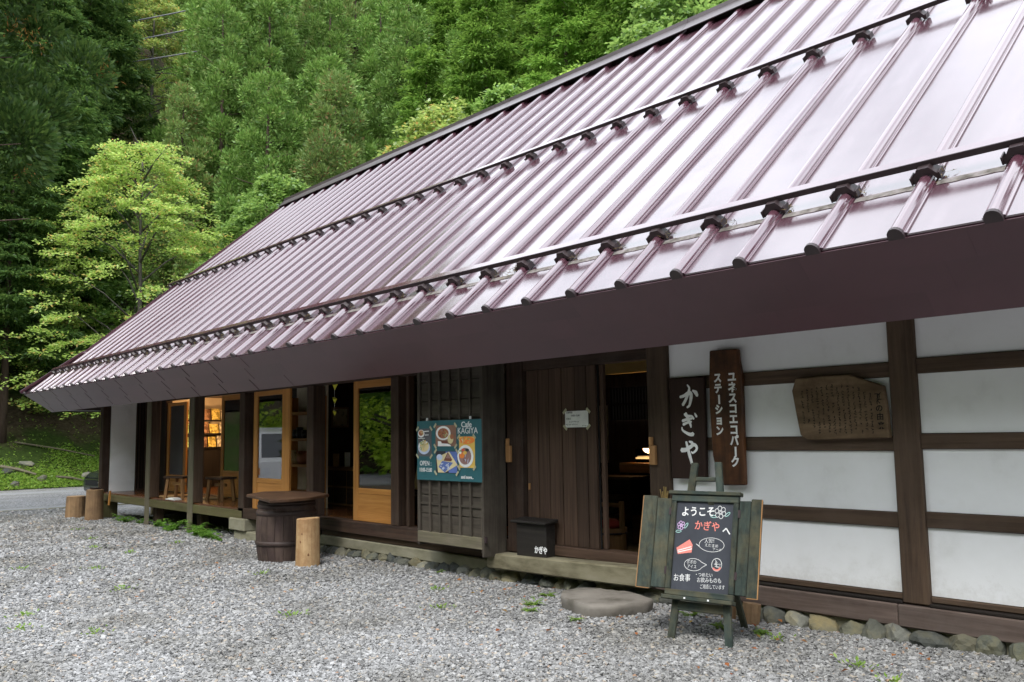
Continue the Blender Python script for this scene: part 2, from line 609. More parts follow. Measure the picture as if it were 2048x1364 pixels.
# ---- roof body (a thick thatch-like core under the sheet metal)
b = MB()
core = [(EY + 0.03, EZ - 0.025), (SOFF_Y + 0.01, SOFF_Z + 0.03), (5.95, 2.32), (14.2, 2.32), (15.1, 2.0), (15.54, EZ - 0.02), (RIDGE_Y, RIDGE_Z - 0.03)]
b.prism(core, lambda p: (XV + 0.02, p[0], p[1]), lambda p: (XR, p[0], p[1]))
roof = b.build("roof", M["deck"], house)
# lower hip skirt at the left end
b = MB()
BY = 2 * RIDGE_Y
sk = [(XC + 0.02, EY + 0.03, EZ - 0.025), (XC + 0.02, BY - EY - 0.03, EZ - 0.025), (XV + 0.03, BY - 5.463, 3.10), (XV + 0.03, 5.463, 3.10),
      (XC + 0.45, SOFF_Y, SOFF_Z + 0.02), (XC + 0.45, BY - SOFF_Y, SOFF_Z + 0.02), (XV + 0.03, BY - SOFF_Y, SOFF_Z + 0.02), (XV + 0.03, SOFF_Y, SOFF_Z + 0.02)]
b.add(sk, [(0, 3, 2, 1), (0, 1, 5, 4), (4, 5, 6, 7), (3, 7, 6, 2), (0, 4, 7, 3), (1, 2, 6, 5)])
b.build("hip_skirt", M["ridge"], roof)
b = MB()
b.prism([(5.2, 2.6), (BY - 5.2, 2.6), (RIDGE_Y, RIDGE_Z - 0.15)], lambda p: (XV - 0.02, p[0], p[1]), lambda p: (XV + 0.01, p[0], p[1]))
b.build("gable", M["deck"], roof)

# sheet panels between the battens
rib_x = [EX - SP * i for i in range(-12, 40)]
LEFT_RIBS = 38                                       # index from which battens stand on the hip skirt


def tmax(x):
    """How far up the slope the roof goes at x (the hip cuts the last bays)."""
    return 1.0 if x > XV - 0.001 else max(0.0, (x - XC) / DY)


def panel(x0, x1):
    b = MB()
    n = 10
    t0, t1 = tmax(x0), tmax(x1)
    vs, fs = [], []
    for k in range(n + 1):
        vs.append(RP(x0, t0 * k / n, 0.0))
        vs.append(RP(x1, t1 * k / n, 0.0))
    # lower edge folded down
    vs.append(RP(x0, 0, -0.02) + Vector((0, -0.002, 0)))
    vs.append(RP(x1, 0, -0.02) + Vector((0, -0.002, 0)))
    for k in range(n):
        fs.append((2 * k, 2 * k + 1, 2 * k + 3, 2 * k + 2))
    fs.append((2 * n + 2, 2 * n + 3, 1, 0))
    b.add(vs, fs)
    return b.build("roof_panel", M["roof"], roof, smooth=False)


base_panel = None
for i, x in enumerate(rib_x[:-1]):
    xl = rib_x[i + 1]
    if xl > XV:
        if base_panel is None:
            base_panel = panel(xl + 0.004, x - 0.004)
            off = WORLD[base_panel.name] - Vector((x, 0, 0))
        else:
            dup(base_panel, off + Vector((x, 0, 0)))
    elif x > XV:
        panel(XV, x - 0.004)
        panel(xl, XV - 0.003)
    else:
        panel(xl + 0.003, x - 0.003)
panel(XC + 0.01, rib_x[-1] - 0.003)

# battens: half-round steel caps with a flat flange either side
prof = [(-0.054, 0.002), (-0.054, 0.009), (-0.040, 0.011)]
prof += [(-0.038 * math.cos(a), 0.014 + 0.037 * math.sin(a)) for a in [math.pi * k / 8 for k in range(9)]]
prof += [(0.040, 0.011), (0.054, 0.009), (0.054, 0.002)]


def batten(x, t0, t1):
    b = MB()
    b.prism([(p[0], p[1]) for p in prof], lambda p: RP(x + p[0], t0, p[1]), lambda p: RP(x + p[0], t1, p[1]))
    o = b.build("batten", M["rib"], roof, smooth=False)
    return o


def batten_end(x):
    b = MB()
    e = [(-0.043, -0.012), (-0.043, 0.012)] + [(-0.043 * math.cos(a), 0.014 + 0.042 * math.sin(a)) for a in [math.pi * k / 8 for k in range(9)]] + [(0.043, -0.012)]
    b.prism(e, lambda p: RP(x + p[0], -0.0035, p[1]), lambda p: RP(x + p[0], -0.0005, p[1]))
    return b.build("batten_end_cap", M["iron"], roof)


b0 = batten(rib_x[0], 0.0, 0.984)
e0 = batten_end(rib_x[0])
for x in rib_x[1:]:
    if x > XV:
        dup(b0, WORLD[b0.name] + Vector((x - rib_x[0] + rnd.uniform(-.005, .005), 0, 0)))
    elif tmax(x) > 0.03:
        batten(x, 0.0, tmax(x) - 0.012)
    dup(e0, WORLD[e0.name] + Vector((x - rib_x[0], 0, 0)))

# grimy lap seam below the lower snow rail, one strip per bay
b = MB()
x0, x1 = rib_x[0] - SP + 0.065, rib_x[0] - 0.065
for k in range(8):
    xa, xb = x0 + (x1 - x0) * k / 8, x0 + (x1 - x0) * (k + 1) / 8
    ta, tb = 0.0675 + 0.0004 * math.sin(k * 2.1), 0.0675 + 0.0004 * math.sin((k + 1) * 2.1)
    b.add([RP(xa, ta, 0.003), RP(xb, tb, 0.003), RP(xb, 0.0745, 0.005), RP(xa, 0.0745, 0.005)], [(0, 1, 2, 3)])
g0 = b.build("lap_seam", M["grime"], roof)
for x in rib_x[1:-2]:
    dup(g0, WORLD[g0.name] + Vector((x - rib_x[0], 0, 0)))

# verge trim, hip cap, ridge
b = MB()
b.bar(RP(XV - 0.03, 0.165, 0.02), RP(XV - 0.03, 1.0, 0.02), 0.07, 0.09, NRM)
b.build("verge_trim", M["hip"], roof)
b = MB()
hc0, hc1 = Vector((XC - 0.03, EY - 0.03, EZ + 0.02)), Vector((XV - 0.02, 5.463, 3.17))
b.bar(hc0, hc1, 0.16, 0.07, (-0.4, -0.4, 0.8))
b.build("hip_cap", M["hip"], roof, bevel=0.015)
b = MB()
b.prism([(XV - 0.02, 0), (XV - 0.62, -0.46), (XV + 0.10, -0.10)], lambda p: (p[0], 5.44, 3.20 + p[1]), lambda p: (p[0], 5.62, 3.23 + p[1]))
b.build("hip_flashing", M["roof"], roof)
seg = 1.92
x = XR
k = 0
while x > XV - 0.1:
    xa = max(x - seg, XV - 0.12)
    b = MB()
    dz = 0.0
    pr = [RP(0, 0.962, 0.075), RP(0, 0.962, 0.088), RP(0, 0.985, 0.10)]
    pts = [(pr[0].y, pr[0].z), (pr[1].y, pr[1].z), (RIDGE_Y - 0.10, RIDGE_Z + 0.06), (RIDGE_Y - 0.09, RIDGE_Z + 0.13), (RIDGE_Y + 0.09, RIDGE_Z + 0.13), (RIDGE_Y + 0.10, RIDGE_Z + 0.06),
           (2 * RIDGE_Y - pr[1].y, pr[1].z), (2 * RIDGE_Y - pr[0].y, pr[0].z), (RIDGE_Y, RIDGE_Z + 0.04)]
    b.prism(pts, lambda p: (xa + 0.003, p[0], p[1]), lambda p: (x - 0.003, p[0], p[1]))
    b.build("ridge_cap", M["ridge"], roof)
    x = xa
    k += 1
    if xa <= XV - 0.11: break
b = MB()
b.obox(RP((XV + XR) / 2, 0.99, 0.032), ((XR - XV) / 2, 0, 0), SLO * 0.04, NRM * 0.030)
b.build("ridge_closure", M["dark"], roof)
# rear slope
b = MB()
b.add([(XV, BY - EY, EZ), (XR, BY - EY, EZ), (XR, RIDGE_Y, RIDGE_Z), (XV, RIDGE_Y, RIDGE_Z)], [(3, 2, 1, 0)])
b.build("rear_slope", M["roof"], roof)

# ---- snow rails with their clamps
clamp_prof_o = [(-0.078, 0.012), (-0.074, 0.045), (-0.050, 0.082), (-0.034, 0.110), (0.034, 0.110), (0.050, 0.082), (0.074, 0.045), (0.078, 0.012), (0.058, 0.012), (0.046, 0.040), (0.026, 0.056), (-0.026, 0.056), (-0.046, 0.040), (-0.058, 0.012)]
for name_t, xl in ((0.0825, -19.95), (0.508, XV - 0.42)):
    b = MB()
    xr = XR - 0.05
    mid = (xl + xr) / 2
    hl = (xr - xl) / 2
    b.obox(RP(mid, name_t + 0.004, 0.116), (hl, 0, 0), SLO * 0.036, NRM * 0.003)
    b.m = 1
    b.obox(RP(mid, name_t - 0.0013, 0.099), (hl, 0, 0), SLO * 0.003, NRM * 0.019)
    rail = b.build("snow_rail", [M["rib"], M["iron"]], house)
    first = None
    for x in rib_x:
        if x < xl + 0.05: continue
        if first is None:
            b = MB()
            b.prism(clamp_prof_o, lambda p: RP(x + p[0], name_t - 0.0075, p[1] * 0.86), lambda p: RP(x + p[0], name_t + 0.0025, p[1] * 0.86))
            for s in (-1, 1):
                b.obox(RP(x + s * 0.080, name_t - 0.004, 0.034), (0.004, 0, 0), SLO * 0.036, NRM * 0.022)
            first = b.build("snow_clamp", M["iron"], rail)
            fx = x
        else:
            c_ = dup(first, WORLD[first.name] + Vector((x - fx + rnd.uniform(-.004, .004), 0, 0)))
            c_.rotation_euler = (rnd.uniform(-.03, .03), rnd.uniform(-.03, .03), rnd.uniform(-.05, .05))

# ---- eave underside: three courses of lapped sheet panels
soff = empty("eave_soffit", (-8, 4.75, 2.1), parent=house)
e0v, e1v = Vector((0, EY, EZ - 0.018)), Vector((0, SOFF_Y, SOFF_Z))
dv = e1v - e0v
sn = Vector((0, dv.z, -dv.y)).normalized()      # outward (towards the yard, down)
if sn.y > 0: sn = -sn
PW = 0.93
for r in range(3):
    a, c = e0v + dv * (r / 3), e0v + dv * ((r + 1) / 3)
    x = XC + 0.12 + 0.14 * r + 0.31 * ((2 * r) % 3)
    xs = [XC + 0.02 + 0.145 * r]
    while x < XR:
        if x - xs[-1] > 0.2: xs.append(x)
        x += PW
    xs.append(XR)
    for k in range(len(xs) - 1):
        gap = 0.022 if xs[k] < -10.4 else 0.0004
        xa, xb = xs[k] + gap / 2, xs[k + 1] - gap / 2
        lead = 0.145 if k == 0 else 0.0
        b = MB()
        th = 0.004
        lift = 0.0055
        p0, p1 = a + sn * 0.004, c + sn * (0.004 + lift)
        vs = [Vector((xa, p0.y, p0.z)), Vector((xb, p0.y, p0.z)), Vector((xb, p1.y, p1.z)), Vector((xa + lead, p1.y, p1.z))]
        vs += [v - sn * th for v in vs]
        b.add(vs, [(0, 1, 2, 3), (7, 6, 5, 4), (0, 4, 5, 1), (1, 5, 6, 2), (2, 6, 7, 3), (3, 7, 4, 0)])
        o = b.build("soffit_panel", M["soffit"], soff)
# left return of the eave
b = MB()
b.add([(XC, EY, EZ - 0.02), (XC + 0.43, SOFF_Y, SOFF_Z), (XC + 0.43, BY - SOFF_Y, SOFF_Z), (XC, BY - EY, EZ - 0.02)], [(3, 2, 1, 0)])
b.build("soffit_return", M["soffit"], soff)
# boarded ceiling between eave and wall
b = MB()
b.hexa([(XC + 0.5, SOFF_Y + 0.03, SOFF_Z + 0.03), (XR, SOFF_Y + 0.03, SOFF_Z + 0.03), (XR, 5.96, 2.26), (XC + 0.5, 5.96, 2.26),
        (XC + 0.5, SOFF_Y + 0.03, SOFF_Z + 0.05), (XR, SOFF_Y + 0.03, SOFF_Z + 0.05), (XR, 5.96, 2.28), (XC + 0.5, 5.96, 2.28)])
b.build("eave_boarding", W("dark", "x"), soff)

# ---------------------------------------------------------------- front wall, white bays
wall = empty("front_wall", (-2, WALL_Y, 0), parent=house)


def beam(x0, x1, y0, y1, z0, z1, name="beam", kind="brown", ax=None, parent=None, bev=0.006):
    d = {"x": x1 - x0, "y": y1 - y0, "z": z1 - z0}
    ax = ax or max(d, key=d.get)
    b = MB()
    b.box(x0, x1, y0, y1, z0, z1)
    return b.build(name, W(kind, ax), parent or wall, bevel=bev)


bays = [(-4.58, -2.72, 0.0, 0), (-2.55, -0.66, 0.012, 1), (-0.49, 1.40, 0.012, 1), (1.57, 3.46, 0.012, 1)]
for xa, xb, up, kk in bays:
    zb = [0.262, 0.68 + up, 0.78 + up, 1.18 + up, 1.28 + up, 1.67 + up, 1.77 + up, 2.30]
    for q in range(0, 8, 2):
        b = MB()
        b.box(xa - 0.004, xb + 0.004, WALL_Y, WALL_Y + 0.06, zb[q] + 0.002, zb[q + 1] - 0.002)
        b.build("plaster_panel", M["plaster_low" if q == 0 else "plaster"], wall)
    for q in (1, 3, 5):
        beam(xa, xb, WALL_Y - 0.022, WALL_Y + 0.05, zb[q], zb[q + 1], bev=0.005)
    beam(xa, xb, WALL_Y - 0.018, WALL_Y + 0.05, 0.222, 0.260, "base_rail", "brown")
    beam(xa, xb, WALL_Y - 0.05, WALL_Y + 0.05, 0.196, 0.219, "drip_strip", "black")
for xp, w in ((-2.635, 0.176), (-0.575, 0.17), (1.485, 0.17), (3.545, 0.17)):
    beam(xp - w / 2, xp + w / 2, WALL_Y - 0.042, WALL_Y + 0.08, 0.205, 2.30, "post", "brown", bev=0.008)
beam(-4.80, -4.582, WALL_Y - 0.04, WALL_Y + 0.10, 0.20, 2.30, "post", "brown", bev=0.008)
xs = [-4.95, -2.75, -0.4, 2.2, 4.0]
for k in range(4):
    beam(xs[k] + 0.002, xs[k + 1], WALL_Y - 0.065, WALL_Y + 0.10, 0.055, 0.196, "sill_beam", "sill", bev=0.008)

# ---------------------------------------------------------------- foundation stones
found = empty("foundation", (-5, 5.75, -0.05), parent=house)


def rock(seed, sx, sy, sz, sub=2):
    bm = bmesh.new()
    bmesh.ops.create_icosphere(bm, subdivisions=sub, radius=1.0)
    r = random.Random(seed)
    k = [Vector((r.gauss(0, 1), r.gauss(0, 1), r.gauss(0, 1))).normalized() for _ in range(15)]
    off = [r.uniform(0.58, 0.86) for _ in range(15)]
    for v in bm.verts:
        p = v.co.normalized()
        rad = 1.0
        for d, o in zip(k, off):
            q = p.dot(d)
            if q > o: rad = min(rad, o / q)
        rad *= 1 + 0.05 * math.sin(p.x * 9 + seed) * math.cos(p.z * 8 + p.y * 6)
        v.co = Vector((p.x * sx * rad, p.y * sy * rad, p.z * sz * rad)) * r.uniform(0.985, 1.015)
    me = bpy.data.meshes.new("stone")
    bm.to_mesh(me)
    bm.free()
    me.materials.append(M["stone"])
    return me


rocks = [rock(40 + i, 0.150, 0.14, 0.104, 3) for i in range(10)]


def place_rock(me, loc, parent, sc=(1, 1, 1), rz=0.0, name="stone"):
    o = bpy.data.objects.new(name, me)
    col.objects.link(o)
    o.parent = parent
    o.location = Vector(loc) - WORLD[parent.name]
    o.rotation_euler = (rnd.uniform(-.2, .2), rnd.uniform(-.2, .2), rz)
    o.scale = sc
    return o


def gz(x):
    return 0.0113 * x if x > -22 else -0.2486


x = 3.9
while x > -10.25:
    s = rnd.uniform(0.66, 1.15)
    big = 1.0 if x > -5 else 0.92
    z = gz(x) + 0.008 + 0.016 * rnd.random()
    if not (-4.95 > x > -6.75) or True:
        place_rock(rnd.choice(rocks), (x, WALL_Y - 0.02 + rnd.uniform(-.02, .02), z), found, (s * big, rnd.uniform(.85, 1.05), rnd.uniform(.82, 1.08) * big), rnd.choice((0, 3.14)) + rnd.uniform(-.25, .25))
    x -= 0.198 * s * big
b = MB()
b.box(-10.3, 4.0, WALL_Y - 0.02, WALL_Y + 0.2, -0.35, 0.053)
b.build("footing", M["concrete"], found)

# ---------------------------------------------------------------- entrance
ent = empty("entrance", (-5.6, WALL_Y, 0.2), parent=house)
beam(-6.60, -6.37, WALL_Y - 0.04, WALL_Y + 0.10, 0.20, 2.30, "post", "dark", parent=ent, bev=0.008)
beam(-6.37, -4.80, WALL_Y - 0.02, WALL_Y + 0.10, 1.945, 2.06, "lintel", "dark", parent=ent)
beam(-6.37, -4.80, WALL_Y + 0.00, WALL_Y + 0.06, 2.06, 2.30, "transom_board", "black", parent=ent)
beam(-6.37, -4.80, WALL_Y - 0.035, WALL_Y + 0.14, 0.215, 0.305, "threshold", "door", parent=ent)
b = MB()
b.hexa([(-6.74, 5.60, 0.045), (-4.74, 5.60, 0.075), (-4.74, 5.79, 0.075), (-6.74, 5.79, 0.045),
        (-6.74, 5.60, 0.185), (-4.74, 5.60, 0.235), (-4.74, 5.79, 0.235), (-6.74, 5.79, 0.185)])
b.build("step_beam", mottled("mossy_step", [(0.32, (0.05, 0.042, 0.030)), (0.42, (0.12, 0.105, 0.062)), (0.55, (0.20, 0.18, 0.115)), (0.8, (0.26, 0.235, 0.17))], scale=3.5, rough=0.95, bump=0.45, stretch=(0.5, 1, 1.6)), ent, bevel=0.012)
door = empty("plank_door", (-5.9, WALL_Y + 0.03, 0.3), parent=ent)
xs = [-6.36, -6.20, -6.045, -5.875, -5.70, -5.555, -5.44]
for k in range(6):
    b = MB()
    b.box(xs[k] + 0.0035, xs[k + 1] - 0.0035, WALL_Y + 0.012 + 0.003 * (k % 2), WALL_Y + 0.045, 0.306, 1.944)
    b.build("plank", W("door", "z"), door, bevel=0.004)
b = MB()
b.box(-6.36, -5.435, WALL_Y + 0.046, WALL_Y + 0.058, 0.306, 1.944)
b.build("door_back", M["dark"], door)
b = MB()
b.box(-6.33, -6.315, WALL_Y - 0.003, WALL_Y + 0.012, 0.80, 0.86)
b.build("latch", W("tan", "z"), door)
for xh in (-6.545, -4.735):
    b = MB()
    b.box(xh - 0.035, xh + 0.03, WALL_Y - 0.075, WALL_Y - 0.041, 1.06, 1.22)
    b.box(xh - 0.035, xh - 0.005, WALL_Y - 0.075, WALL_Y - 0.041, 1.22, 1.29)
    b.build("door_handle", W("tan", "z"), ent, bevel=0.005)
# slim leaf of the second sliding door seen in the opening
beam(-5.432, -5.385, WALL_Y + 0.06, WALL_Y + 0.10, 0.306, 1.944, "door_jamb", "door", parent=ent)

# ---------------------------------------------------------------- shutter case
SHY = 5.49
sh = empty("shutter_case", (-7.2, SHY, 0.2), parent=house)
XA, XB = -7.735, -6.61
b = MB(); b.box(XA + 0.02, XB - 0.034, SHY + 0.05, SHY + 0.07, 0.27, 2.25); b.build("back_board", W("shutter", "z"), sh)
for k in range(9):
    zb = 0.33 + k * 0.195
    b = MB(); b.box(XA + 0.05, XB - 0.07, SHY + 0.022, SHY + 0.049, zb + 0.004, zb + 0.191)
    b.build("board", W("shutter", "x"), sh, bevel=0.003)
b = MB(); b.box(XA, XA + 0.045, SHY, SHY + 0.30, 0.20, 2.25); b.build("stile", W("shutter", "z"), sh, bevel=0.004)
b = MB(); b.box(XB - 0.075, XB - 0.034, SHY, SHY + 0.05, 0.20, 2.25); b.build("stile", W("shutter", "z"), sh, bevel=0.004)
for k in range(5):
    xx = XA + 0.045 + (XB - 0.12 - XA) * (k + 1) / 6 + 0.006
    b = MB(); b.box(xx - 0.016, xx + 0.016, SHY - 0.004, SHY + 0.022, 0.345, 2.25)
    b.build("slat", W("shutter", "z"), sh, bevel=0.003)
for zr in (0.62, 0.86, 1.52):
    b = MB(); b.box(XA + 0.046, XB - 0.076, SHY + 0.008, SHY + 0.0215, zr, zr + 0.022)
    b.build("cross_rail", W("shutter", "x"), sh)
b = MB(); b.box(XA + 0.03, XB - 0.03, SHY - 0.022, SHY + 0.045, 0.232, 0.345); b.build("bottom_rail", W("grey", "x"), sh, bevel=0.006)
b = MB(); b.box(XB - 0.03, XB, SHY - 0.025, WALL_Y - 0.042, 0.165, 2.25); b.build("side_board", W("shutter", "z"), sh, bevel=0.004)
b = MB(); b.box(XB + 0.001, XB + 0.03, SHY - 0.02, SHY - 0.005, 0.30, 0.36); b.build("hook", M["iron"], sh)

# ---------------------------------------------------------------- right bay: sliding glass doors
rb = empty("glazed_bay", (-10, WALL_Y, 0.3), parent=house)
beam(-10.36, -6.61, WALL_Y - 0.06, WALL_Y + 0.12, 0.165, 0.312, "sill_beam", "dark", parent=rb)
beam(-12.75, -10.364, WALL_Y - 0.03, WALL_Y + 0.12, 0.165, 0.312, "sill_beam", "dark", parent=rb)
beam(-10.28, -6.61, WALL_Y - 0.005, WALL_Y + 0.10, 0.095, 0.163, "lower_sill", "brown", parent=rb)
b = MB()
b.box(-10.28, -6.62, WALL_Y - 0.045, WALL_Y + 0.0, -0.025, 0.094)
b.build("plinth", M["concrete"], rb, bevel=0.01)
b = MB(); b.box(-12.95, -12.42, 5.72, 6.0, -0.02, 0.16); b.build("plinth_block", M["concrete"], rb, bevel=0.015)
b = MB(); b.box(-12.85, -10.3, 5.76, 6.0, -0.2, -0.02); b.build("plinth_block", M["concrete"], rb, bevel=0.015)
beam(-12.75, -6.61, WALL_Y, WALL_Y + 0.12, 2.02, 2.10, "head_beam", "dark", parent=rb)
b = MB(); b.box(-12.75, -6.61, WALL_Y + 0.03, WALL_Y + 0.08, 2.10, 2.33); b.build("transom_board", W("black", "x"), rb)
beam(-12.74, -12.56, WALL_Y - 0.03, WALL_Y + 0.13, 0.10, 2.02, "post", "dark", parent=rb)
beam(-10.66, -10.48, WALL_Y - 0.03, WALL_Y + 0.15, 0.313, 2.02, "post", "dark", parent=rb)
beam(-8.66, -8.50, WALL_Y - 0.03, WALL_Y + 0.13, 0.313, 2.02, "post", "dark", parent=rb)
beam(-8.42, -8.36, WALL_Y + 0.02, WALL_Y + 0.10, 0.313, 2.02, "jamb", "door", parent=rb)


def glass_door(x0, x1, y, z0, z1, zk, lw=0.085, rw=0.05, along="x", top=0.07, parent=None, glass="glass"):
    """Sliding door: cypress frame, one pane, wooden kick panel. along = direction of its width."""
    d = empty("glass_door", ((x0 + x1) / 2 if along == "x" else y, y if along == "x" else (x0 + x1) / 2, z0), parent=parent)

    def bx(a, c, t0, t1, z_0, z_1, nm, mt, bv=0.003):
        b = MB()
        if along == "x": b.box(a, c, y + t0, y + t1, z_0, z_1)
        else: b.box(y + t0, y + t1, a, c, z_0, z_1)
        return b.build(nm, mt, d, bevel=bv)
    bx(x0, x0 + lw, 0, 0.035, z0, z1, "stile", W("orange", "z"))
    bx(x1 - rw, x1, 0, 0.035, z0, z1, "stile", W("orange", "z"))
    bx(x0 + lw + .001, x1 - rw - .001, 0.002, 0.033, z1 - top, z1, "rail", W("orange", "x"))
    bx(x0 + lw + .001, x1 - rw - .001, 0.002, 0.033, zk - 0.045, zk + 0.02, "rail", W("orange", "x"))
    bx(x0 + lw + .001, x1 - rw - .001, 0.002, 0.033, z0, z0 + 0.05, "rail", W("orange", "x"))
    bx(x0 + lw + .001, x1 - rw - .001, 0.010, 0.025, z0 + 0.051, zk - 0.046, "kick_panel", W("orange", "x"), 0.0)
    bx(x0 + lw + .001, x1 - rw - .001, 0.015, 0.020, zk + 0.021, z1 - top - .001, "pane", M[glass], 0.0)
    return d


glass_door(-12.36, -11.24, WALL_Y + 0.02, 0.315, 2.02, 0.74, 0.13, 0.22, parent=rb)
glass_door(-9.56, -8.665, WALL_Y + 0.02, 0.315, 2.02, 0.69, 0.10, 0.03, top=0.09, parent=rb)

# ---------------------------------------------------------------- veranda
ver = empty("veranda", (-16, 6.2, 0.2), parent=house)
EDZ0, EDZ1 = 0.135, 0.272
xs = [-19.30, -16.66, -14.66, -12.60]
for k in range(3):
    beam(xs[k] + 0.003, xs[k + 1] - 0.003, 5.765, 5.90, EDZ0, EDZ1, "edge_beam", "moss", parent=ver, bev=0.01)
for k in range(8):
    b = MB()
    y0 = 5.80 + k * 0.112
    b.box(-19.15, -12.62, y0 + 0.0015, y0 + 0.1105, EDZ1 + 0.001, EDZ1 + 0.028)
    b.build("floor_board", W("floor", "x"), ver, bevel=0.002)
for xp in (-16.66, -14.66):
    beam(xp, xp + 0.215, 5.755, 5.77, gz(xp) - 0.02, 2.28, "front_batten", "grey", "z", ver)
    beam(xp + 0.02, xp + 0.215, 5.771, 5.935, EDZ1 + 0.03, 2.30, "post", "brown", "z", ver, 0.008)
    beam(xp + 0.03, xp + 0.205, 5.91, 6.05, gz(xp) - 0.02, EDZ0 + 0.03, "leg", "brown", "z", ver, 0.008)
    place_rock(rocks[2], (xp + 0.1, 5.86, gz(xp) + 0.0), ver, (1.6, 1.1, 0.4), 0, "pad_stone")
beam(-19.33, -19.17, 5.75, 5.90, gz(-19) - 0.02, 2.28, "post", "dark", "z", ver)
beam(-19.345, -19.335, 5.745, 5.90, gz(-19), 2.1, "front_batten", "moss", "z", ver)
beam(-19.33, -19.05, 5.76, 6.05, gz(-19) - 0.03, EDZ0 - 0.003, "leg", "moss", "z", ver)
# end wall: white panel and dark lattice
b = MB(); b.box(-19.20, -19.15, 5.905, 6.40, 0.30, 2.3); b.build("plaster_panel", M["plaster"], ver)
b = MB(); b.box(-19.22, -19.18, 6.402, 6.72, 0.28, 2.3); b.build("lattice_back", W("black", "z"), ver)
for k in range(5):
    b = MB(); b.box(-19.178, -19.15, 6.41 + k * 0.06, 6.435 + k * 0.06, 0.32, 2.3); b.build("slat", W("dark", "z"), ver)
b = MB(); b.box(-19.178, -19.14, 6.405, 6.72, 0.30, 0.335); b.build("lattice_rail", W("dark", "y"), ver)
# rear line of the veranda
YR = 6.72
beam(-19.15, -18.30, YR, YR + 0.05, 0.30, 2.30, "dark_boarding", "black", "z", ver)
beam(-18.30, -18.26, YR - 0.03, YR + 0.1, 0.30, 2.30, "post", "dark", "z", ver)
glass_door(-18.25, -17.25, YR, 0.312, 2.08, 0.62, 0.10, 0.13, top=0.06, parent=ver, glass="glass_room")
glass_door(-15.60, -14.62, YR, 0.312, 2.12, 0.75, 0.10, 0.04, top=0.09, parent=ver)
beam(-14.60, -14.42, YR - 0.03, YR + 0.12, 0.30, 2.30, "post", "dark", "z", ver)
beam(-18.26, -14.60, YR - 0.01, YR + 0.10, 2.13, 2.30, "head_beam", "black", "x", ver)
beam(-19.15, -12.62, YR - 0.02, YR + 0.12, 0.255, 0.311, "sill_beam", "dark", "x", ver)
beam(-14.42, -12.62, YR, YR + 0.05, 0.30, 2.3, "dark_boarding", "black", "z", ver)

# ---------------------------------------------------------------- rooms behind
inr = empty("interior", (-11, 8, 0.2), parent=house)
rooms = {
    "room_floor": (-19.1, -7.6, YR + 0.13, 10.4, 0.20, 0.305, W("floor", "x")),
    "bay_floor": (-12.60, -7.6, WALL_Y + 0.13, YR + 0.125, 0.20, 0.305, W("floor", "x")),
    "earth_floor": (-7.59, 4.0, WALL_Y + 0.15, 10.4, -0.05, 0.10, M["concrete"]),
    "rear_wall": (-19.2, 4.0, 10.4, 10.5, -0.3, 2.35, W("dark", "z")),
    "end_wall": (-19.25, -19.12, YR + 0.06, 10.39, -0.3, 2.35, mottled("warm_earth_plaster", [(0.3, (0.42, 0.33, 0.22)), (0.7, (0.52, 0.42, 0.29))], rough=0.9)),
    "far_end_wall": (4.0, 4.1, WALL_Y, 10.4, -0.3, 2.35, M["plaster"]),
    "room_ceiling": (-19.1, 4.0, WALL_Y + 0.13, 10.4, 2.25, 2.30, W("brown", "x")),
    "inner_wall": (-12.61, -12.52, YR + 0.06, 10.39, 0.31, 2.24, W("dark", "z")),
    "inner_partition": (-9.95, -9.87, 7.35, 10.39, 0.31, 2.24, W("black", "z")),
    "entry_side_wall": (-4.57, -4.49, WALL_Y + 0.15, 10.39, 0.10, 2.24, W("black", "z")),
}
for k, (x0, x1, y0, y1, z0, z1, mt) in rooms.items():
    b = MB(); b.box(x0, x1, y0, y1, z0, z1); b.build(k, mt, inr)
# pale beam casing over the entry passage
b = MB(); b.box(-7.26, -4.58, 7.95, 8.05, 2.04, 2.24); b.build("passage_lintel", mottled("ochre_plaster", [(0.3, (0.50, 0.36, 0.12)), (0.7, (0.6, 0.45, 0.17))], rough=0.9), inr)
# slatted window in the rear of the passage; its glow stands in for daylight
b = MB(); b.box(-9.34, -8.40, 10.37, 10.39, 1.54, 2.01); b.build("passage_window", plain("glowing_milky_glass", (0.5, 0.5, 0.48), rough=0.5, emit=0.16), inr)
for k in range(16):
    b = MB(); b.box(-9.34 + k * 0.06, -9.305 + k * 0.06, 10.33, 10.36, 1.53, 2.03); b.build("slat", W("black", "z"), inr)
b = MB(); b.box(-9.36, -8.38, 10.325, 10.365, 1.76, 1.79); b.build("window_rail", W("black", "x"), inr)

# ================================================================= SIGNS AND THINGS AT THE FRONT
def text_mesh(name, s, mat, parent, loc, size, rot=(R(90), 0, 0), bold=0.0, depth=0.001, align='CENTER', sx=1.0, shear=0.0, local=False):
    """Lettering as thin raised geometry; loc is the middle of the word in the parent's frame (see WORLD)."""
    cu = bpy.data.curves.new(name, 'FONT')
    cu.body = s
    cu.size = size
    cu.align_x = align
    cu.align_y = 'CENTER'
    cu.offset = bold
    cu.extrude = depth
    cu.shear = shear
    cu.resolution_u = 3
    t = bpy.data.objects.new(name, cu)
    col.objects.link(t)
    bpy.context.view_layer.update()
    me = bpy.data.meshes.new_from_object(t.evaluated_get(bpy.context.evaluated_depsgraph_get()))
    bpy.data.objects.remove(t)
    me.name = name
    me.materials.clear()
    me.materials.append(mat)
    o = bpy.data.objects.new(name, me)
    col.objects.link(o)
    o.parent = parent
    o.location = Vector(loc) - WORLD[parent.name]
    o.rotation_euler = rot
    o.scale = (sx, 1, 1)
    WORLD[o.name] = Vector(loc)
    return o


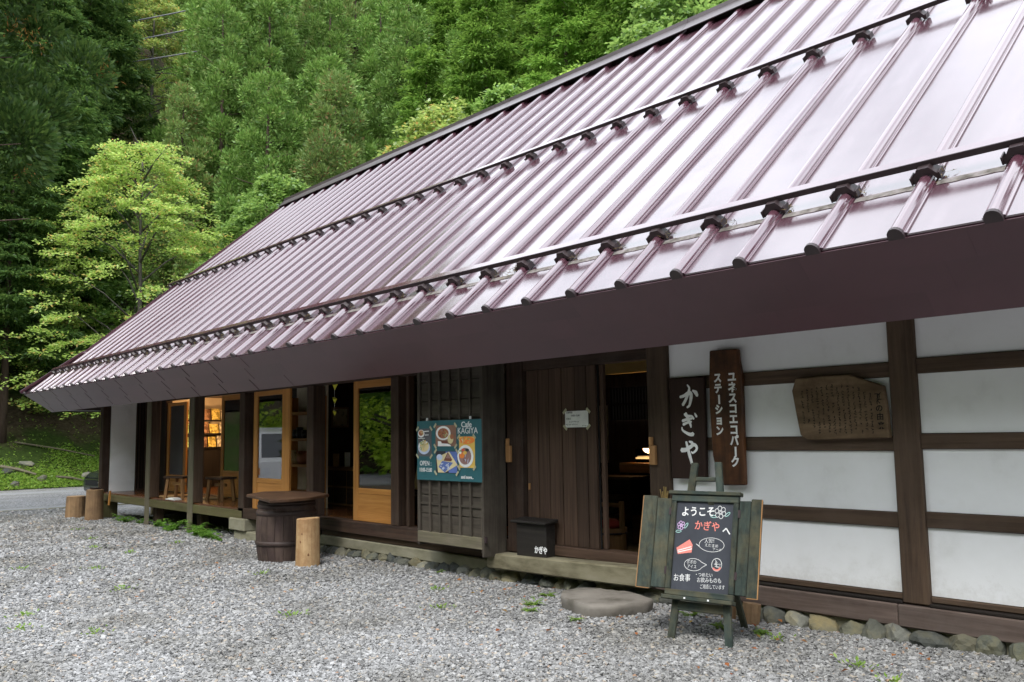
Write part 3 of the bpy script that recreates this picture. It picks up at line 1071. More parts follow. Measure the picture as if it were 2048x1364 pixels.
def stroke(b, pts, w, y=0.0, closed=False):
    """Flat ribbon along 2-D points (x, z) lying in the plane y, facing -Y."""
    P = [Vector((p[0], p[1])) for p in pts]
    if closed: P = P + [P[0]]
    vs, fs = [], []
    for i, p in enumerate(P):
        if closed and i in (0, len(P) - 1):
            d = P[1] - P[-2]
        else:
            d = P[min(i + 1, len(P) - 1)] - P[max(i - 1, 0)]
        if d.length < 1e-9: d = Vector((1, 0))
        d.normalize()
        n = Vector((-d.y, d.x)) * w / 2
        vs += [(p.x + n.x, y, p.y + n.y), (p.x - n.x, y, p.y - n.y)]
    for i in range(len(P) - 1):
        fs.append((2 * i, 2 * i + 2, 2 * i + 3, 2 * i + 1))
    return b.add(vs, fs)


def poly(b, pts, y):
    return b.add([(p[0], y, p[1]) for p in pts], [tuple(range(len(pts)))])


def ellipse(cx, cz, rx, rz, n=20, a0=0.0, a1=2 * math.pi):
    return [(cx + rx * math.cos(a0 + (a1 - a0) * k / n), cz + rz * math.sin(a0 + (a1 - a0) * k / n)) for k in range(n)]


def slab(b, pts, y0, y1):
    """Outline in (x, z) given thickness from y0 (front) to y1."""
    return b.prism(pts, lambda p: (p[0], y0, p[1]), lambda p: (p[0], y1, p[1]))


# ---- two name boards on the wall
sg = empty("name_board", (-4.365, 5.74, 0.95))
tag(sg, "narrow dark board with three large white hiragana beside the doorway", "sign", "wooden boards on the white wall")
b = MB()
slab(b, [(-4.535, 1.756), (-4.54, 0.955), (-4.207, 0.958), (-4.196, 1.757)], 5.728, 5.772)
WD["sign", "z"] = wood("dark_board", (0.022, 0.011, 0.008), (0.042, 0.022, 0.015), "z", grain=18)
b.build("board", W("sign", "z"), sg, bevel=0.006)


def brush(b, pts, w0, w1, w2, y):
    """Brush stroke: smooth path with a width that swells and tapers (w0 start, w1 middle, w2 end), rounded ends."""
    P_ = [Vector((p[0], p[1])) for p in pts]
    Q_ = [P_[0] * 2 - P_[1]] + P_ + [P_[-1] * 2 - P_[-2]]
    path = []
    for i in range(1, len(Q_) - 2):
        for k in range(6):
            t = k / 6
            path.append(0.5 * (2 * Q_[i] + (Q_[i + 1] - Q_[i - 1]) * t + (2 * Q_[i - 1] - 5 * Q_[i] + 4 * Q_[i + 1] - Q_[i + 2]) * t * t + (3 * Q_[i] - Q_[i - 1] - 3 * Q_[i + 1] + Q_[i + 2]) * t ** 3))
    path.append(P_[-1])
    n = len(path)
    Lf, Rt = [], []
    for i, p in enumerate(path):
        t = i / (n - 1)
        w = w0 + (w1 - w0) * min(1, t * 2) if t < .5 else w1 + (w2 - w1) * (t * 2 - 1)
        d = (path[min(i + 1, n - 1)] - path[max(i - 1, 0)]).normalized()
        nn = Vector((-d.y, d.x)) * w / 2
        Lf.append(p + nn); Rt.append(p - nn)
    d0, d1 = (path[1] - path[0]).normalized(), (path[-1] - path[-2]).normalized()
    vs = [path[0] - d0 * w0 * .35] + [v for pr_ in zip(Lf, Rt) for v in pr_] + [path[-1] + d1 * w2 * .35]
    fs = [(0, 2, 1)] + [(1 + 2 * i, 2 + 2 * i, 4 + 2 * i, 3 + 2 * i) for i in range(n - 1)] + [(2 * n - 1, 2 * n, 2 * n + 1)]
    b.add([(v.x, y, v.y) for v in vs], fs)


KAGIYA = {"ka": [([(-4.426, 1.607), (-4.388, 1.615), (-4.350, 1.633), (-4.326, 1.635), (-4.317, 1.611), (-4.325, 1.569), (-4.339, 1.535), (-4.361, 1.521)], .022, .034, .016), ([(-4.351, 1.701), (-4.333, 1.675), (-4.343, 1.637), (-4.371, 1.583), (-4.402, 1.542)], .012, .026, .026), ([(-4.301, 1.654), (-4.272, 1.636), (-4.257, 1.610)], .014, .034, .024)],
          "gi": [([(-4.389, 1.469), (-4.364, 1.453), (-4.317, 1.452)], .02, .026, .014), ([(-4.410, 1.415), (-4.365, 1.426), (-4.318, 1.433)], .024, .022, .018), ([(-4.404, 1.386), (-4.361, 1.401), (-4.324, 1.407)], .024, .02, .016), ([(-4.375, 1.477), (-4.359, 1.435), (-4.335, 1.388), (-4.329, 1.362)], .02, .028, .012), ([(-4.418, 1.364), (-4.413, 1.342), (-4.380, 1.321), (-4.339, 1.306), (-4.310, 1.309)], .012, .022, .034), ([(-4.317, 1.454), (-4.300, 1.429)], .012, .018, .02), ([(-4.288, 1.473), (-4.271, 1.445)], .012, .018, .02)],
          "ya": [([(-4.431, 1.182), (-4.386, 1.186), (-4.344, 1.207), (-4.307, 1.226), (-4.282, 1.207), (-4.288, 1.182), (-4.320, 1.161), (-4.335, 1.170)], .036, .026, .012), ([(-4.352, 1.251), (-4.327, 1.242), (-4.310, 1.228)], .014, .026, .014), ([(-4.381, 1.248), (-4.370, 1.207), (-4.352, 1.140), (-4.334, 1.082), (-4.328, 1.045)], .02, .03, .018)]}
for ch, strokes in KAGIYA.items():
    b = MB()
    for pts, w0, w1, w2 in strokes:
        brush(b, pts, w0, w1, w2, 5.7262 - 0.0002 * len(b.f) / 50)
    b.build("character", M["white_paint"], sg)
sg = empty("station_board", (-3.99, 5.74, 0.92))
tag(sg, "tall tapered reddish brown board with two columns of white katakana", "sign", "wooden boards on the white wall")
b = MB()
slab(b, [(-4.125, 1.958), (-3.868, 1.952), (-3.862, 1.86), (-3.842, 1.74), (-3.848, 1.3), (-3.852, 0.922), (-4.085, 0.915), (-4.132, 1.14), (-4.145, 1.55), (-4.138, 1.75)], 5.722, 5.768)
WD["redsign", "z"] = wood("red_brown_board", (0.035, 0.013, 0.005), (0.115, 0.045, 0.016), "z", grain=9, weather=(0.02, 0.010, 0.006), wamt=0.75, rough=0.5)
b.build("board", W("redsign", "z"), sg, bevel=0.008)


def vcolumn(s, x, z0, dz, size, parent, y, name="character"):
    for k, ch in enumerate(s):
        rot = (R(90), 0, 0)
        if ch == "ー": ch, rot = "ー", (R(90), R(90), 0)
        text_mesh(name, ch, M["white_paint"], parent, (x, y, z0 - k * dz), size, rot, bold=0.0035, sx=0.9 if ch != "ー" else 1, depth=0.0015)


vcolumn("ユネスコエコパーク", -3.925, 1.735, 0.0805, 0.086, sg, 5.7205)
vcolumn("ステーション", -4.055, 1.735, 0.0815, 0.080, sg, 5.7205)

# ---- inscription plaque
pl = empty("inscription_plaque", (-3.07, 5.75, 1.25))
tag(pl, "irregular weathered wooden plaque covered in faded brush writing on white wall", "plaque")
b = MB()
out = [(-3.427, 1.609), (-3.395, 1.694), (-3.18, 1.702), (-2.993, 1.700), (-2.752, 1.612), (-2.735, 1.43), (-2.728, 1.266), (-3.0, 1.262), (-3.322, 1.256), (-3.376, 1.291), (-3.40, 1.43)]
slab(b, out, 5.728, 5.775)
WD["plaque", "x"] = wood("weathered_plaque", (0.095, 0.062, 0.034), (0.215, 0.145, 0.085), "x", grain=8, weather=(0.065, 0.037, 0.018), wamt=0.7, bump=0.35)
b.build("board", W("plaque", "x"), pl, bevel=0.007)
for ch, z in (("の", 1.46), ("由", 1.405), ("来", 1.345)):
    text_mesh("character", ch, M["ink"], pl, (-2.785 + (1.46 - z) * 0.06, 5.7265, z), 0.052, bold=0.001, depth=0.0006)
b = MB()
for z in (1.555, 1.51):
    for q in range(5):
        cx, cz = -2.79 + rnd.uniform(-.012, .012), z + rnd.uniform(-.015, .015)
        a = rnd.choice((0, 1.57, 0.8, -0.8))
        stroke(b, [(cx - .014 * math.cos(a), cz - .014 * math.sin(a)), (cx + .014 * math.cos(a), cz + .014 * math.sin(a))], 0.005, 5.7268)
for c in range(14):
    xc = -2.845 - c * 0.0385
    z = 1.635 - 0.012 * abs(c - 7) * 0.5 - (0.03 if c < 2 else 0)
    zend = 1.30 if c < 12 else 1.36
    while z > zend:
        if rnd.random() < 0.86:
            for q in range(3):
                a = rnd.choice((0.1, 1.5, 0.8, -0.7))
                cx, cz, l = xc + rnd.uniform(-.006, .006) + (1.6 - z) * .03, z + rnd.uniform(-.006, .006), rnd.uniform(.004, .0085)
                stroke(b, [(cx - l * math.cos(a), cz - l * math.sin(a)), (cx + l * math.cos(a), cz + l * math.sin(a))], 0.0032, 5.7268)
        z -= 0.0185
b.build("brush_writing", M["ink"], pl)["kind"] = "stuff"

# ---- note on the door
nt_ = empty("paper_note", (-5.66, WALL_Y, 1.39))
tag(nt_, "white paper notice taped by its corners to the plank door", "notice")
b = MB(); b.box(-5.822, -5.528, WALL_Y + 0.0075, WALL_Y + 0.009, 1.385, 1.535); b.build("sheet", M["paper"], nt_)
yn = WALL_Y + 0.0062
for (x, z, a) in ((-5.825, 1.535, 1), (-5.525, 1.535, -1), (-5.822, 1.385, -1), (-5.527, 1.386, 1)):
    b = MB(); b.obox((x, yn, z), Vector((0.022, 0, 0.02 * a)), Vector((0, 0.0005, 0)), Vector((-0.008 * a, 0, 0.009))); b.build("tape", M["tape"], nt_)
text_mesh("lettering", "営業時間", M["ink"], nt_, (-5.805, yn, 1.520), 0.020, align='LEFT', depth=0.0003)
text_mesh("lettering", "10:00-15:00", M["ink"], nt_, (-5.69, yn, 1.492), 0.024, depth=0.0003)
text_mesh("lettering", "定休日", M["ink"], nt_, (-5.805, yn, 1.463), 0.020, align='LEFT', depth=0.0003)
b = MB()
for z, xa, xb in ((1.437, -5.76, -5.63), (1.411, -5.805, -5.66), (1.398, -5.60, -5.54)):
    x = xa
    while x < xb:
        for q in range(3):
            a = rnd.choice((0, 1.57, 0.8)); l = 0.006
            cx, cz = x + rnd.uniform(-.004, .004), z + rnd.uniform(-.004, .004)
            stroke(b, [(cx - l * math.cos(a), cz - l * math.sin(a)), (cx + l * math.cos(a), cz + l * math.sin(a))], 0.0022, yn)
        x += 0.019
b.build("small_print", M["ink"], nt_)["kind"] = "stuff"

# ---- letter box on the step
lb = empty("letter_box", (-5.93, 5.6, 0.21))
tag(lb, "black lidded wooden box marked in white standing on the door step", "box")
WD["lbox", "x"] = wood("black_box_timber", (0.012, 0.010, 0.009), (0.028, 0.024, 0.020), "x", rough=0.6)
b = MB(); b.hexa([(-6.355, 5.655, 0.188), (-5.95, 5.655, 0.200), (-5.95, 5.775, 0.202), (-6.355, 5.775, 0.190), (-6.355, 5.655, 0.497), (-5.95, 5.655, 0.497), (-5.95, 5.775, 0.512), (-6.355, 5.775, 0.512)])
b.build("body", W("lbox", "x"), lb, bevel=0.005)
b = MB(); b.hexa([(-6.40, 5.615, 0.499), (-5.915, 5.615, 0.499), (-5.915, 5.785, 0.513), (-6.40, 5.785, 0.513), (-6.40, 5.615, 0.522), (-5.915, 5.615, 0.522), (-5.915, 5.785, 0.545), (-6.40, 5.785, 0.545)])
b.build("lid", W("lbox", "x"), lb, bevel=0.006)
text_mesh("lettering", "かぎや", M["white_paint"], lb, (-6.02, 5.6535, 0.262), 0.072, bold=0.0025, depth=0.0006, sx=0.8)

# ---- blue-green menu board on the shutter case
pb = empty("menu_board", (-7.16, 5.45, 0.87))
tag(pb, "teal menu board with four food photos hung on the shutter case", "menu board")
Y0 = 5.462
b = MB(); b.box(-7.70, -6.625, Y0, Y0 + 0.016, 0.872, 1.485)
b.build("board", mottled("teal_paint", [(0.3, (0.016, 0.088, 0.105)), (0.7, (0.026, 0.118, 0.135))], scale=2, rough=0.55, bump=0.02), pb, bevel=0.004)
for xx in (-7.52, -6.80):
    b = MB(); b.box(xx - .006, xx + .006, Y0 - .004, Y0 + .012, 1.486, 1.515); b.build("hook", M["paper"], pb)
PX = lambda u: -7.70 + u * 1.075            # u,v: fractions of the board
PZ = lambda v: 1.485 - v * 0.613
FOOD = {
    "slate": plain("print_slate", (0.10, 0.10, 0.11)), "table": plain("print_table", (0.25, 0.13, 0.09)), "yellow": plain("print_yellow", (0.72, 0.47, 0.10)),
    "white": plain("print_white", (0.78, 0.78, 0.76)), "stew": plain("print_stew", (0.36, 0.13, 0.06)), "cream": plain("print_cream", (0.68, 0.58, 0.32)),
    "green": plain("print_green", (0.30, 0.38, 0.12)), "orange": plain("print_orange", (0.78, 0.22, 0.04)), "red": plain("print_red", (0.6, 0.10, 0.05)),
    "meat": plain("print_meat", (0.30, 0.17, 0.15)), "blue": plain("print_blue", (0.10, 0.16, 0.42)), "cake": plain("print_cake", (0.16, 0.055, 0.035)), "pale": plain("print_pale_blue", (0.50, 0.58, 0.74)), "dark": plain("print_dark", (0.03, 0.03, 0.04))}


def photo(u0, u1, v0, v1, ground, shapes):
    p = empty("food_photo", (PX((u0 + u1) / 2), Y0, PZ(v1)), parent=pb)
    b = MB(); b.box(PX(u0), PX(u1), Y0 - 0.002, Y0 - 0.0005, PZ(v1), PZ(v0)); b.build("print", FOOD[ground], p)
    U = lambda a: PX(u0 + (u1 - u0) * a)
    V = lambda a: PZ(v0 + (v1 - v0) * a)
    for n, (mt, pts) in enumerate(shapes):
        b = MB(); poly(b, [(U(a), V(c)) for a, c in pts], Y0 - 0.0024 - n * 0.0003); b.build("picture", FOOD[mt], p)
    for (a, c, s) in ((0, 0, 1), (1, 0, -1), (0, 1, -1), (1, 1, 1)):
        b = MB(); b.obox((U(a), Y0 - 0.0085, V(c)), Vector((0.020, 0, 0.020 * s)), Vector((0, 0.0004, 0)), Vector((-0.008 * s, 0, 0.008))); b.build("tape", M["tape"], p)


E_ = lambda cx, cz, rx, rz, n=18: ellipse(cx, cz, rx, rz, n)[::-1]


def bits(cx, cz, rx, rz, mt, n, s, sd):
    r = random.Random(sd); o = []
    for _ in range(n):
        a, q = r.uniform(0, 6.28), r.random() ** 0.5
        x, z = cx + rx * q * math.cos(a), cz + rz * q * math.sin(a)
        t = r.uniform(0, 3.14); l, w = s * r.uniform(.7, 1.5), s * 0.35
        o.append((mt if isinstance(mt, str) else r.choice(mt), [(x + l * math.cos(t), z + l * math.sin(t)), (x - w * math.sin(t), z + w * math.cos(t)), (x - l * math.cos(t), z - l * math.sin(t)), (x + w * math.sin(t), z - w * math.cos(t))]))
    return o


photo(0.02, 0.245, 0.13, 0.60, "slate", [("white", E_(.25, .18, .24, .14)), ("stew", E_(.24, .16, .18, .10))] + bits(.24, .16, .18, .09, ("orange", "cream", "green"), 9, .05, 1)
      + [("pale", E_(.47, .68, .44, .25)), ("cream", E_(.47, .64, .36, .20))] + bits(.46, .60, .32, .19, ("cream", "green", "yellow", "white"), 34, .075, 2)
      + [("white", [(.55, .09), (.9, .08), (.9, .11), (.55, .12)]), ("white", [(.6, .22), (.88, .22), (.88, .24), (.6, .25)]), ("white", [(.1, .34), (.6, .34), (.6, .36), (.1, .36)])])
photo(0.31, 0.63, 0.085, 0.43, "table", [("white", E_(.38, .37, .36, .34)), ("stew", E_(.38, .38, .27, .25))] + bits(.36, .40, .22, .18, ("red", "meat", "cake"), 14, .06, 3) + bits(.50, .38, .12, .18, ("cream", "green"), 10, .05, 4)
      + [("cream", E_(.76, .66, .14, .22)), ("stew", E_(.83, .55, .09, .12)), ("white", [(.15, .75), (.40, .78), (.75, .93), (.80, 1.0), (.15, 1.0)]), ("cake", [(.30, .74), (.62, .76), (.62, .88), (.34, .86)])])
photo(0.315, 0.65, 0.51, 0.87, "dark", [("blue", [(.45, .02), (.98, .02), (.98, .98), (.6, .98)]), ("cream", [(.03, .30), (.62, .02), (1, .62), (.42, .98), (.10, .98)]), ("pale", E_(.17, .28, .14, .14)),
      ("blue", [(.12, .72), (.30, .45), (.80, .52), (.42, .98)]), ("cake", [(.36, .44), (.56, .04), (.76, .38), (.72, .46)]), ("meat", [(.46, .32), (.57, .10), (.70, .33)])] + bits(.46, .68, .26, .16, ("white", "pale"), 26, .05, 5))
photo(0.675, 0.905, 0.275, 0.775, "yellow", [("orange", E_(.5, .12, .5, .12))] + bits(.4, .12, .4, .1, ("green", "yellow", "cream"), 14, .07, 6) + [("white", E_(.42, .63, .52, .36)), ("meat", E_(.40, .63, .40, .27)),
      ("orange", E_(.2, .60, .17, .10)), ("yellow", E_(.40, .52, .12, .06)), ("red", E_(.28, .43, .10, .05)), ("green", E_(.10, .48, .08, .05)), ("dark", E_(.55, .43, .12, .05)), ("white", E_(.1, .52, .08, .04))] + bits(.5, .72, .30, .14, ("meat", "cake", "pale"), 10, .06, 7))
text_mesh("lettering", "Cafe", M["chalk"], pb, (PX(0.785), Y0 - 0.002, PZ(0.085)), 0.078, bold=0.0012, depth=0.0008, sx=1.15)
text_mesh("lettering", "KAGIYA", M["chalk"], pb, (PX(0.80), Y0 - 0.002, PZ(0.185)), 0.085, bold=0.0002, depth=0.0008, sx=1.05)
text_mesh("lettering", "OPEN :", M["chalk"], pb, (PX(0.145), Y0 - 0.002, PZ(0.72)), 0.070, bold=0.0004, depth=0.0008, sx=0.95)
text_mesh("lettering", "10:00-15:00", M["chalk"], pb, (PX(0.145), Y0 - 0.002, PZ(0.83)), 0.058, bold=0.0006, depth=0.0008, sx=0.82)
text_mesh("lettering", "and more...", M["chalk"], pb, (PX(0.79), Y0 - 0.002, PZ(0.925)), 0.045, bold=0.0012, depth=0.0008, shear=0.25, sx=0.95)

# ---- chalkboard easel
TH, RZ = R(14), R(10)
easel = empty("chalkboard_easel", (-3.625, 4.795, -0.042), (0, 0, RZ), local=True)
tag(easel, "green stained easel chalkboard with open shutter wings and chalk drawings", "chalkboard easel")
lean = bpy.data.objects.new("board_assembly", None)
ct, stt = math.cos(TH), math.sin(TH)


def EP(x, v, d=0.0):
    """Point on the leaning board: x across, v up the board, d towards the viewer."""
    return Vector((x, v * stt - d * ct, v * ct + d * stt))


EX_, EV, ED = Vector((1, 0, 0)), Vector((0, stt, ct)), Vector((0, -ct, stt))


def ebox(name, x0, x1, v0, v1, d0, d1, mat, parent=easel, bev=0.004, x0t=None, x1t=None):
    x0t = x0 if x0t is None else x0t
    x1t = x1 if x1t is None else x1t
    b = MB()
    b.hexa([EP(x0, v0, d1), EP(x1, v0, d1), EP(x1, v0, d0), EP(x0, v0, d0), EP(x0t, v1, d1), EP(x1t, v1, d1), EP(x1t, v1, d0), EP(x0t, v1, d0)])
    return b.build(name, mat, parent, bevel=bev)


G = lambda a: W("green", a)
ebox("leg", -0.240, -0.188, -0.012, 1.19, -0.03, -0.005, G("z"), x0t=-0.160, x1t=-0.108)
ebox("leg", 0.178, 0.230, -0.012, 1.197, -0.03, -0.005, G("z"), x0t=0.016, x1t=0.066)
b = MB(); b.bar((0.05, 0.60, 0.0), (0.02, 0.215, 0.90), 0.045, 0.025, (0, 1, 0)); b.build("back_leg", G("z"), easel, bevel=0.003)
ebox("cross_rail", -0.125, 0.03, 1.062, 1.092, -0.028, -0.008, G("x"))
ebox("cross_rail", -0.205, 0.205, 0.195, 0.255, -0.028, -0.006, G("x"))
# frame
ebox("cap_rail", -0.295, 0.236, 0.962, 0.988, -0.022, 0.032, G("x"))
ebox("frame_rail", -0.272, 0.222, 0.915, 0.960, -0.012, 0.020, G("x"))
ebox("frame_stile", -0.272, -0.235, 0.326, 0.9145, -0.012, 0.020, G("z"))
ebox("frame_stile", 0.186, 0.222, 0.326, 0.9145, -0.012, 0.020, G("z"))
ebox("frame_rail", -0.272, 0.222, 0.286, 0.325, -0.012, 0.020, G("x"))
ebox("chalk_ledge", -0.278, 0.230, 0.258, 0.285, -0.02, 0.055, G("x"))
slate = ebox("slate", -0.234, 0.185, 0.3255, 0.9145, -0.010, 0.004, M["slate"], bev=0)
# hinged wings, each of two boards, swung a little back
for s, xh, ang, ww in ((-1, -0.275, R(14), 0.205), (1, 0.226, R(10), 0.175)):
    for k in range(2):
        b = MB()
        w0, w1 = k * ww / 2 + 0.0015, (k + 1) * ww / 2 - 0.0015
        v0, v1 = 0.325 - 0.012 * k, 0.932 + (0.012 if k == 1 else 0.0)

        def WP(w, v, d):
            return EP(xh + s * w * math.cos(ang), v, d + w * math.sin(ang))
        if s > 0: w0, w1 = w0, w1
        p = [WP(w0, v0, 0.012), WP(w1, v0, 0.012), WP(w1, v0, -0.008), WP(w0, v0, -0.008), WP(w0, v1, 0.012), WP(w1, v1, 0.012), WP(w1, v1 - (0.012 if k else 0), -0.008), WP(w0, v1, -0.008)]
        if s < 0: p = [p[i] for i in (1, 0, 3, 2, 5, 4, 7, 6)]
        b.hexa(p)
        b.build("wing_board", G("z"), easel, bevel=0.004)
        if k == 1:
            for (wa, wb, va, vb) in ((w1 - 0.0045, w1 + 0.0012, v0, v1 - 0.004), (w0 + 0.004, w1, v0 - 0.0015, v0 + 0.003)):
                b = MB()
                p = [WP(wa, va, 0.0132), WP(wb, va, 0.0132), WP(wb, va, 0.004), WP(wa, va, 0.004), WP(wa, vb, 0.0132), WP(wb, vb, 0.0132), WP(wb, vb, 0.004), WP(wa, vb, 0.004)]
                if s < 0: p = [p[i] for i in (1, 0, 3, 2, 5, 4, 7, 6)]
                b.hexa(p)
                b.build("worn_edge", W("tan", "z"), easel)
    for v in (0.42, 0.82):
        ebox("hinge", xh - 0.012, xh + 0.012, v, v + 0.05, 0.013, 0.017, M["iron"], bev=0)
for xx in (-0.10, 0.07):
    ebox("screw", xx - .006, xx + .006, 0.268, 0.278, 0.0552, 0.058, M["chalk"], bev=0)
ROT_E = (R(90) - TH, 0, 0)
UX = lambda u: -0.234 + u * 0.419            # fractions of the slate
UV = lambda v: 0.9145 - v * 0.589


def etext(s, u, v, size, mat, bold=0.001, rot=0.0, sx=1.0, shear=0.0):
    e = Euler((R(90) - TH, 0, 0)).to_matrix() @ Matrix.Rotation(rot, 3, 'Z')
    return text_mesh("chalk_writing", s, mat, easel, EP(UX(u), UV(v), 0.0055), size, e.to_euler(), bold=bold, depth=0.0003, sx=sx, shear=shear)


etext("ようこそ", 0.385, 0.115, 0.070, M["chalk"], 0.0014, R(2), 0.90)
etext("かぎや", 0.56, 0.275, 0.068, M["pink_chalk"], 0.0008, R(-2), 0.92)
etext("へ", 0.90, 0.315, 0.062, M["chalk"], 0.0012, R(-6))
etext("人気!!", 0.62, 0.435, 0.030, M["chalk"], -0.0002, R(4), 0.95)
etext("えだまめ", 0.66, 0.485, 0.026, M["chalk"], -0.0002, R(-2), 0.95)
etext("ケーキ", 0.76, 0.525, 0.023, M["chalk"], -0.0002, R(-6), 0.95)
etext("ポポの", 0.335, 0.685, 0.030, M["chalk"], -0.0002, 0, 0.8)
etext("アイス", 0.345, 0.735, 0.028, M["chalk"], -0.0002, 0, 0.85)
etext("お食事", 0.185, 0.870, 0.052, M["chalk"], 0.0, R(3), 0.82)
etext("・つめたい", 0.56, 0.815, 0.031, M["chalk"], -0.0002, R(2), 0.85)
etext("お飲みものも", 0.66, 0.870, 0.037, M["chalk"], -0.0002, R(3), 0.80)
etext("ご用意しています", 0.72, 0.938, 0.031, M["chalk"], -0.0002, R(3), 0.72)


def eshape(name, mat, paths, w=0.003, fill=None):
    b = MB()
    for pts in paths:
        stroke(b, [(UX(u), UV(v)) for u, v in pts], w, 0)
    if fill:
        for pts in fill:
            poly(b, [(UX(u), UV(v)) for u, v in pts], 0)
    b.v = [tuple(EP(x, z, 0.0046 if not fill else 0.0043)) for x, y, z in b.v]
    return b.build(name, mat, easel)


def flower(cu, cv, r, n=6):
    ps = []
    for k in range(n):
        a = 2 * math.pi * k / n + 0.3
        x, y = cu + r * math.cos(a), cv + r * 0.72 * math.sin(a)
        e = ellipse(x, y, r * 0.52, r * 0.40, 10)
        ps.append(e + [e[0]])
    e = ellipse(cu, cv, r * 0.3, r * 0.22, 8)
    return ps + [e + [e[0]]]


eshape("chalk_drawing", M["chalk"], flower(0.775, 0.105, 0.065), 0.0035)
eshape("chalk_drawing", M["lilac_chalk"], flower(0.10, 0.275, 0.045), 0.004)
for (u, v, a) in ((0.90, 0.125, 0.7), (0.19, 0.275, 1.0), (0.66, 0.155, -0.1), (0.06, 0.345, 0.1)):
    e = [(u + .05 * math.cos(a) * math.cos(t) - .018 * math.sin(a) * math.sin(t), v - .036 * math.sin(a) * math.cos(t) - .013 * math.cos(a) * math.sin(t)) for t in [k * .63 for k in range(10)]]
    eshape("chalk_drawing", M["teal_chalk"], [e + [e[0]]], 0.0035)
e = ellipse(0.66, 0.475, 0.215, 0.078, 26, 2.85, 9.0)
eshape("chalk_drawing", M["chalk"], [[(0.39, 0.475)] + e + [(0.39, 0.475)]], 0.0028)
e = ellipse(0.37, 0.71, 0.16, 0.068, 26, 0.35, 5.95)
eshape("chalk_drawing", M["chalk"], [[(0.60, 0.70)] + e + [(0.60, 0.70)]], 0.0028)
eshape("chalk_drawing", M["pink_chalk"], [], fill=[[(0.045, 0.535), (0.27, 0.43), (0.33, 0.49), (0.32, 0.575), (0.08, 0.605)]])
o = eshape("chalk_drawing", M["chalk"], [[(0.07, 0.585), (0.32, 0.535)], [(0.07, 0.565), (0.31, 0.51)]], 0.006)
e = ellipse(0.77, 0.69, 0.085, 0.070, 20)
eshape("chalk_drawing", M["chalk"], [e + [e[0]]] + [[(0.77 + rnd.gauss(0, .03), 0.675 + rnd.gauss(0, .025)) for _ in range(5)] for _ in range(4)], 0.0032)
eshape("chalk_drawing", M["pink_chalk"], [ellipse(0.77, 0.70, 0.07, 0.05, 10, 0.3, 2.8)], 0.012)

# dried wheat sheaf tucked behind the easel
wh = empty("dried_flower_bunch", (-4.42, 5.55, 0.70))
tag(wh, "small bunch of dried straw coloured seed heads above the easel wing", "dried flowers")
b = MB()
for k in range(16):
    a, r = rnd.uniform(0, 6.28), rnd.uniform(0.01, 0.05)
    b.tube([(-4.63, 5.74, 0.60), (-4.63 + r * math.cos(a), 5.73 + r * 0.3 * math.sin(a), 0.80 + rnd.uniform(0, .10))], [0.002, 0.006], 4)
o = b.build("stem", plain("straw", (0.36, 0.25, 0.09)), wh)
o["kind"] = "stuff"

# ---- barrel table
bar = empty("barrel", (-9.956, 5.13, -0.112))
tag(bar, "dark brown banded wooden barrel standing on gravel under a slab top", "barrel")
WD["barrel", "z"] = wood("barrel_staves", (0.030, 0.019, 0.017), (0.075, 0.050, 0.043), "z", grain=16, weather=(0.15, 0.11, 0.075), wamt=0.25)
bz, BH = -0.112, 0.715
BR = lambda z: 0.325 + 0.032 * math.sin(math.pi * min(1, max(0, (z + 0.02) / BH)))
ns = 22
for k in range(ns):
    a0, a1 = 2 * math.pi * k / ns + 0.006, 2 * math.pi * (k + 1) / ns - 0.006
    b = MB()
    vs, fs = [], []
    nz = 6
    for q in range(nz + 1):
        z = BH * q / nz
        for rr in (BR(z), BR(z) - 0.025):
            for a in (a0, (a0 + a1) / 2, a1):
                vs.append((-9.956 + rr * math.cos(a), 5.13 + rr * math.sin(a), bz + z))
    for q in range(nz):
        u, v = q * 6, (q + 1) * 6
        fs += [(u, u + 1, v + 1, v), (u + 1, u + 2, v + 2, v + 1), (u + 3, v + 3, v + 4, u + 4), (u + 4, v + 4, v + 5, u + 5), (u, v, v + 3, u + 3), (u + 2, u + 5, v + 5, v + 2)]
    fs += [(0, 3, 4, 1), (1, 4, 5, 2), (nz * 6, nz * 6 + 1, nz * 6 + 4, nz * 6 + 3), (nz * 6 + 1, nz * 6 + 2, nz * 6 + 5, nz * 6 + 4)]
    b.add(vs, fs)
    b.build("stave", W("barrel", "z"), bar)
hoop_m = mottled("brown_hoop", [(0.3, (0.028, 0.017, 0.014)), (0.7, (0.055, 0.036, 0.03))], scale=9, rough=0.6)
for z, h in ((0.205, 0.030), (0.555, 0.032), (0.635, 0.022), (0.672, 0.018)):
    b = MB()
    r = BR(z)
    b.lathe([(r - 0.005, z - h), (r + 0.010, z - h * 0.7), (r + 0.014, z), (r + 0.010, z + h * 0.7), (r - 0.005, z + h)], (-9.956, 5.13, bz), 36)
    b.build("hoop", hoop_m, bar, smooth=True)
b = MB(); b.lathe([(0.31, BH - 0.05), (0.31, BH - 0.03)], (-9.956, 5.13, bz), 30); b.build("head", M["dark"], bar)
b = MB()
top = [(-10.56, 5.10), (-10.28, 4.76), (-9.98, 4.74), (-9.62, 4.66), (-9.33, 4.60), (-9.30, 4.82), (-9.36, 5.12), (-9.62, 5.52), (-10.05, 5.60), (-10.42, 5.44)]
b.prism(top, lambda p: (p[0], p[1], bz + BH + 0.012 - 0.018 * (p[0] + 10)), lambda p: (p[0], p[1], bz + BH + 0.05 - 0.018 * (p[0] + 10)))
WD["slab", "x"] = wood("dark_slab", (0.035, 0.018, 0.011), (0.10, 0.055, 0.032), "x", grain=9, rough=0.5, weather=(0.16, 0.09, 0.05), wamt=0.3)
o = b.build("table_slab", W("slab", "x"), None, bevel=0.008)
tag(o, "irregular dark wooden slab laid across the top of the barrel", "table top")
lg = empty("wood_log", (-9.152, 4.98, -0.105))
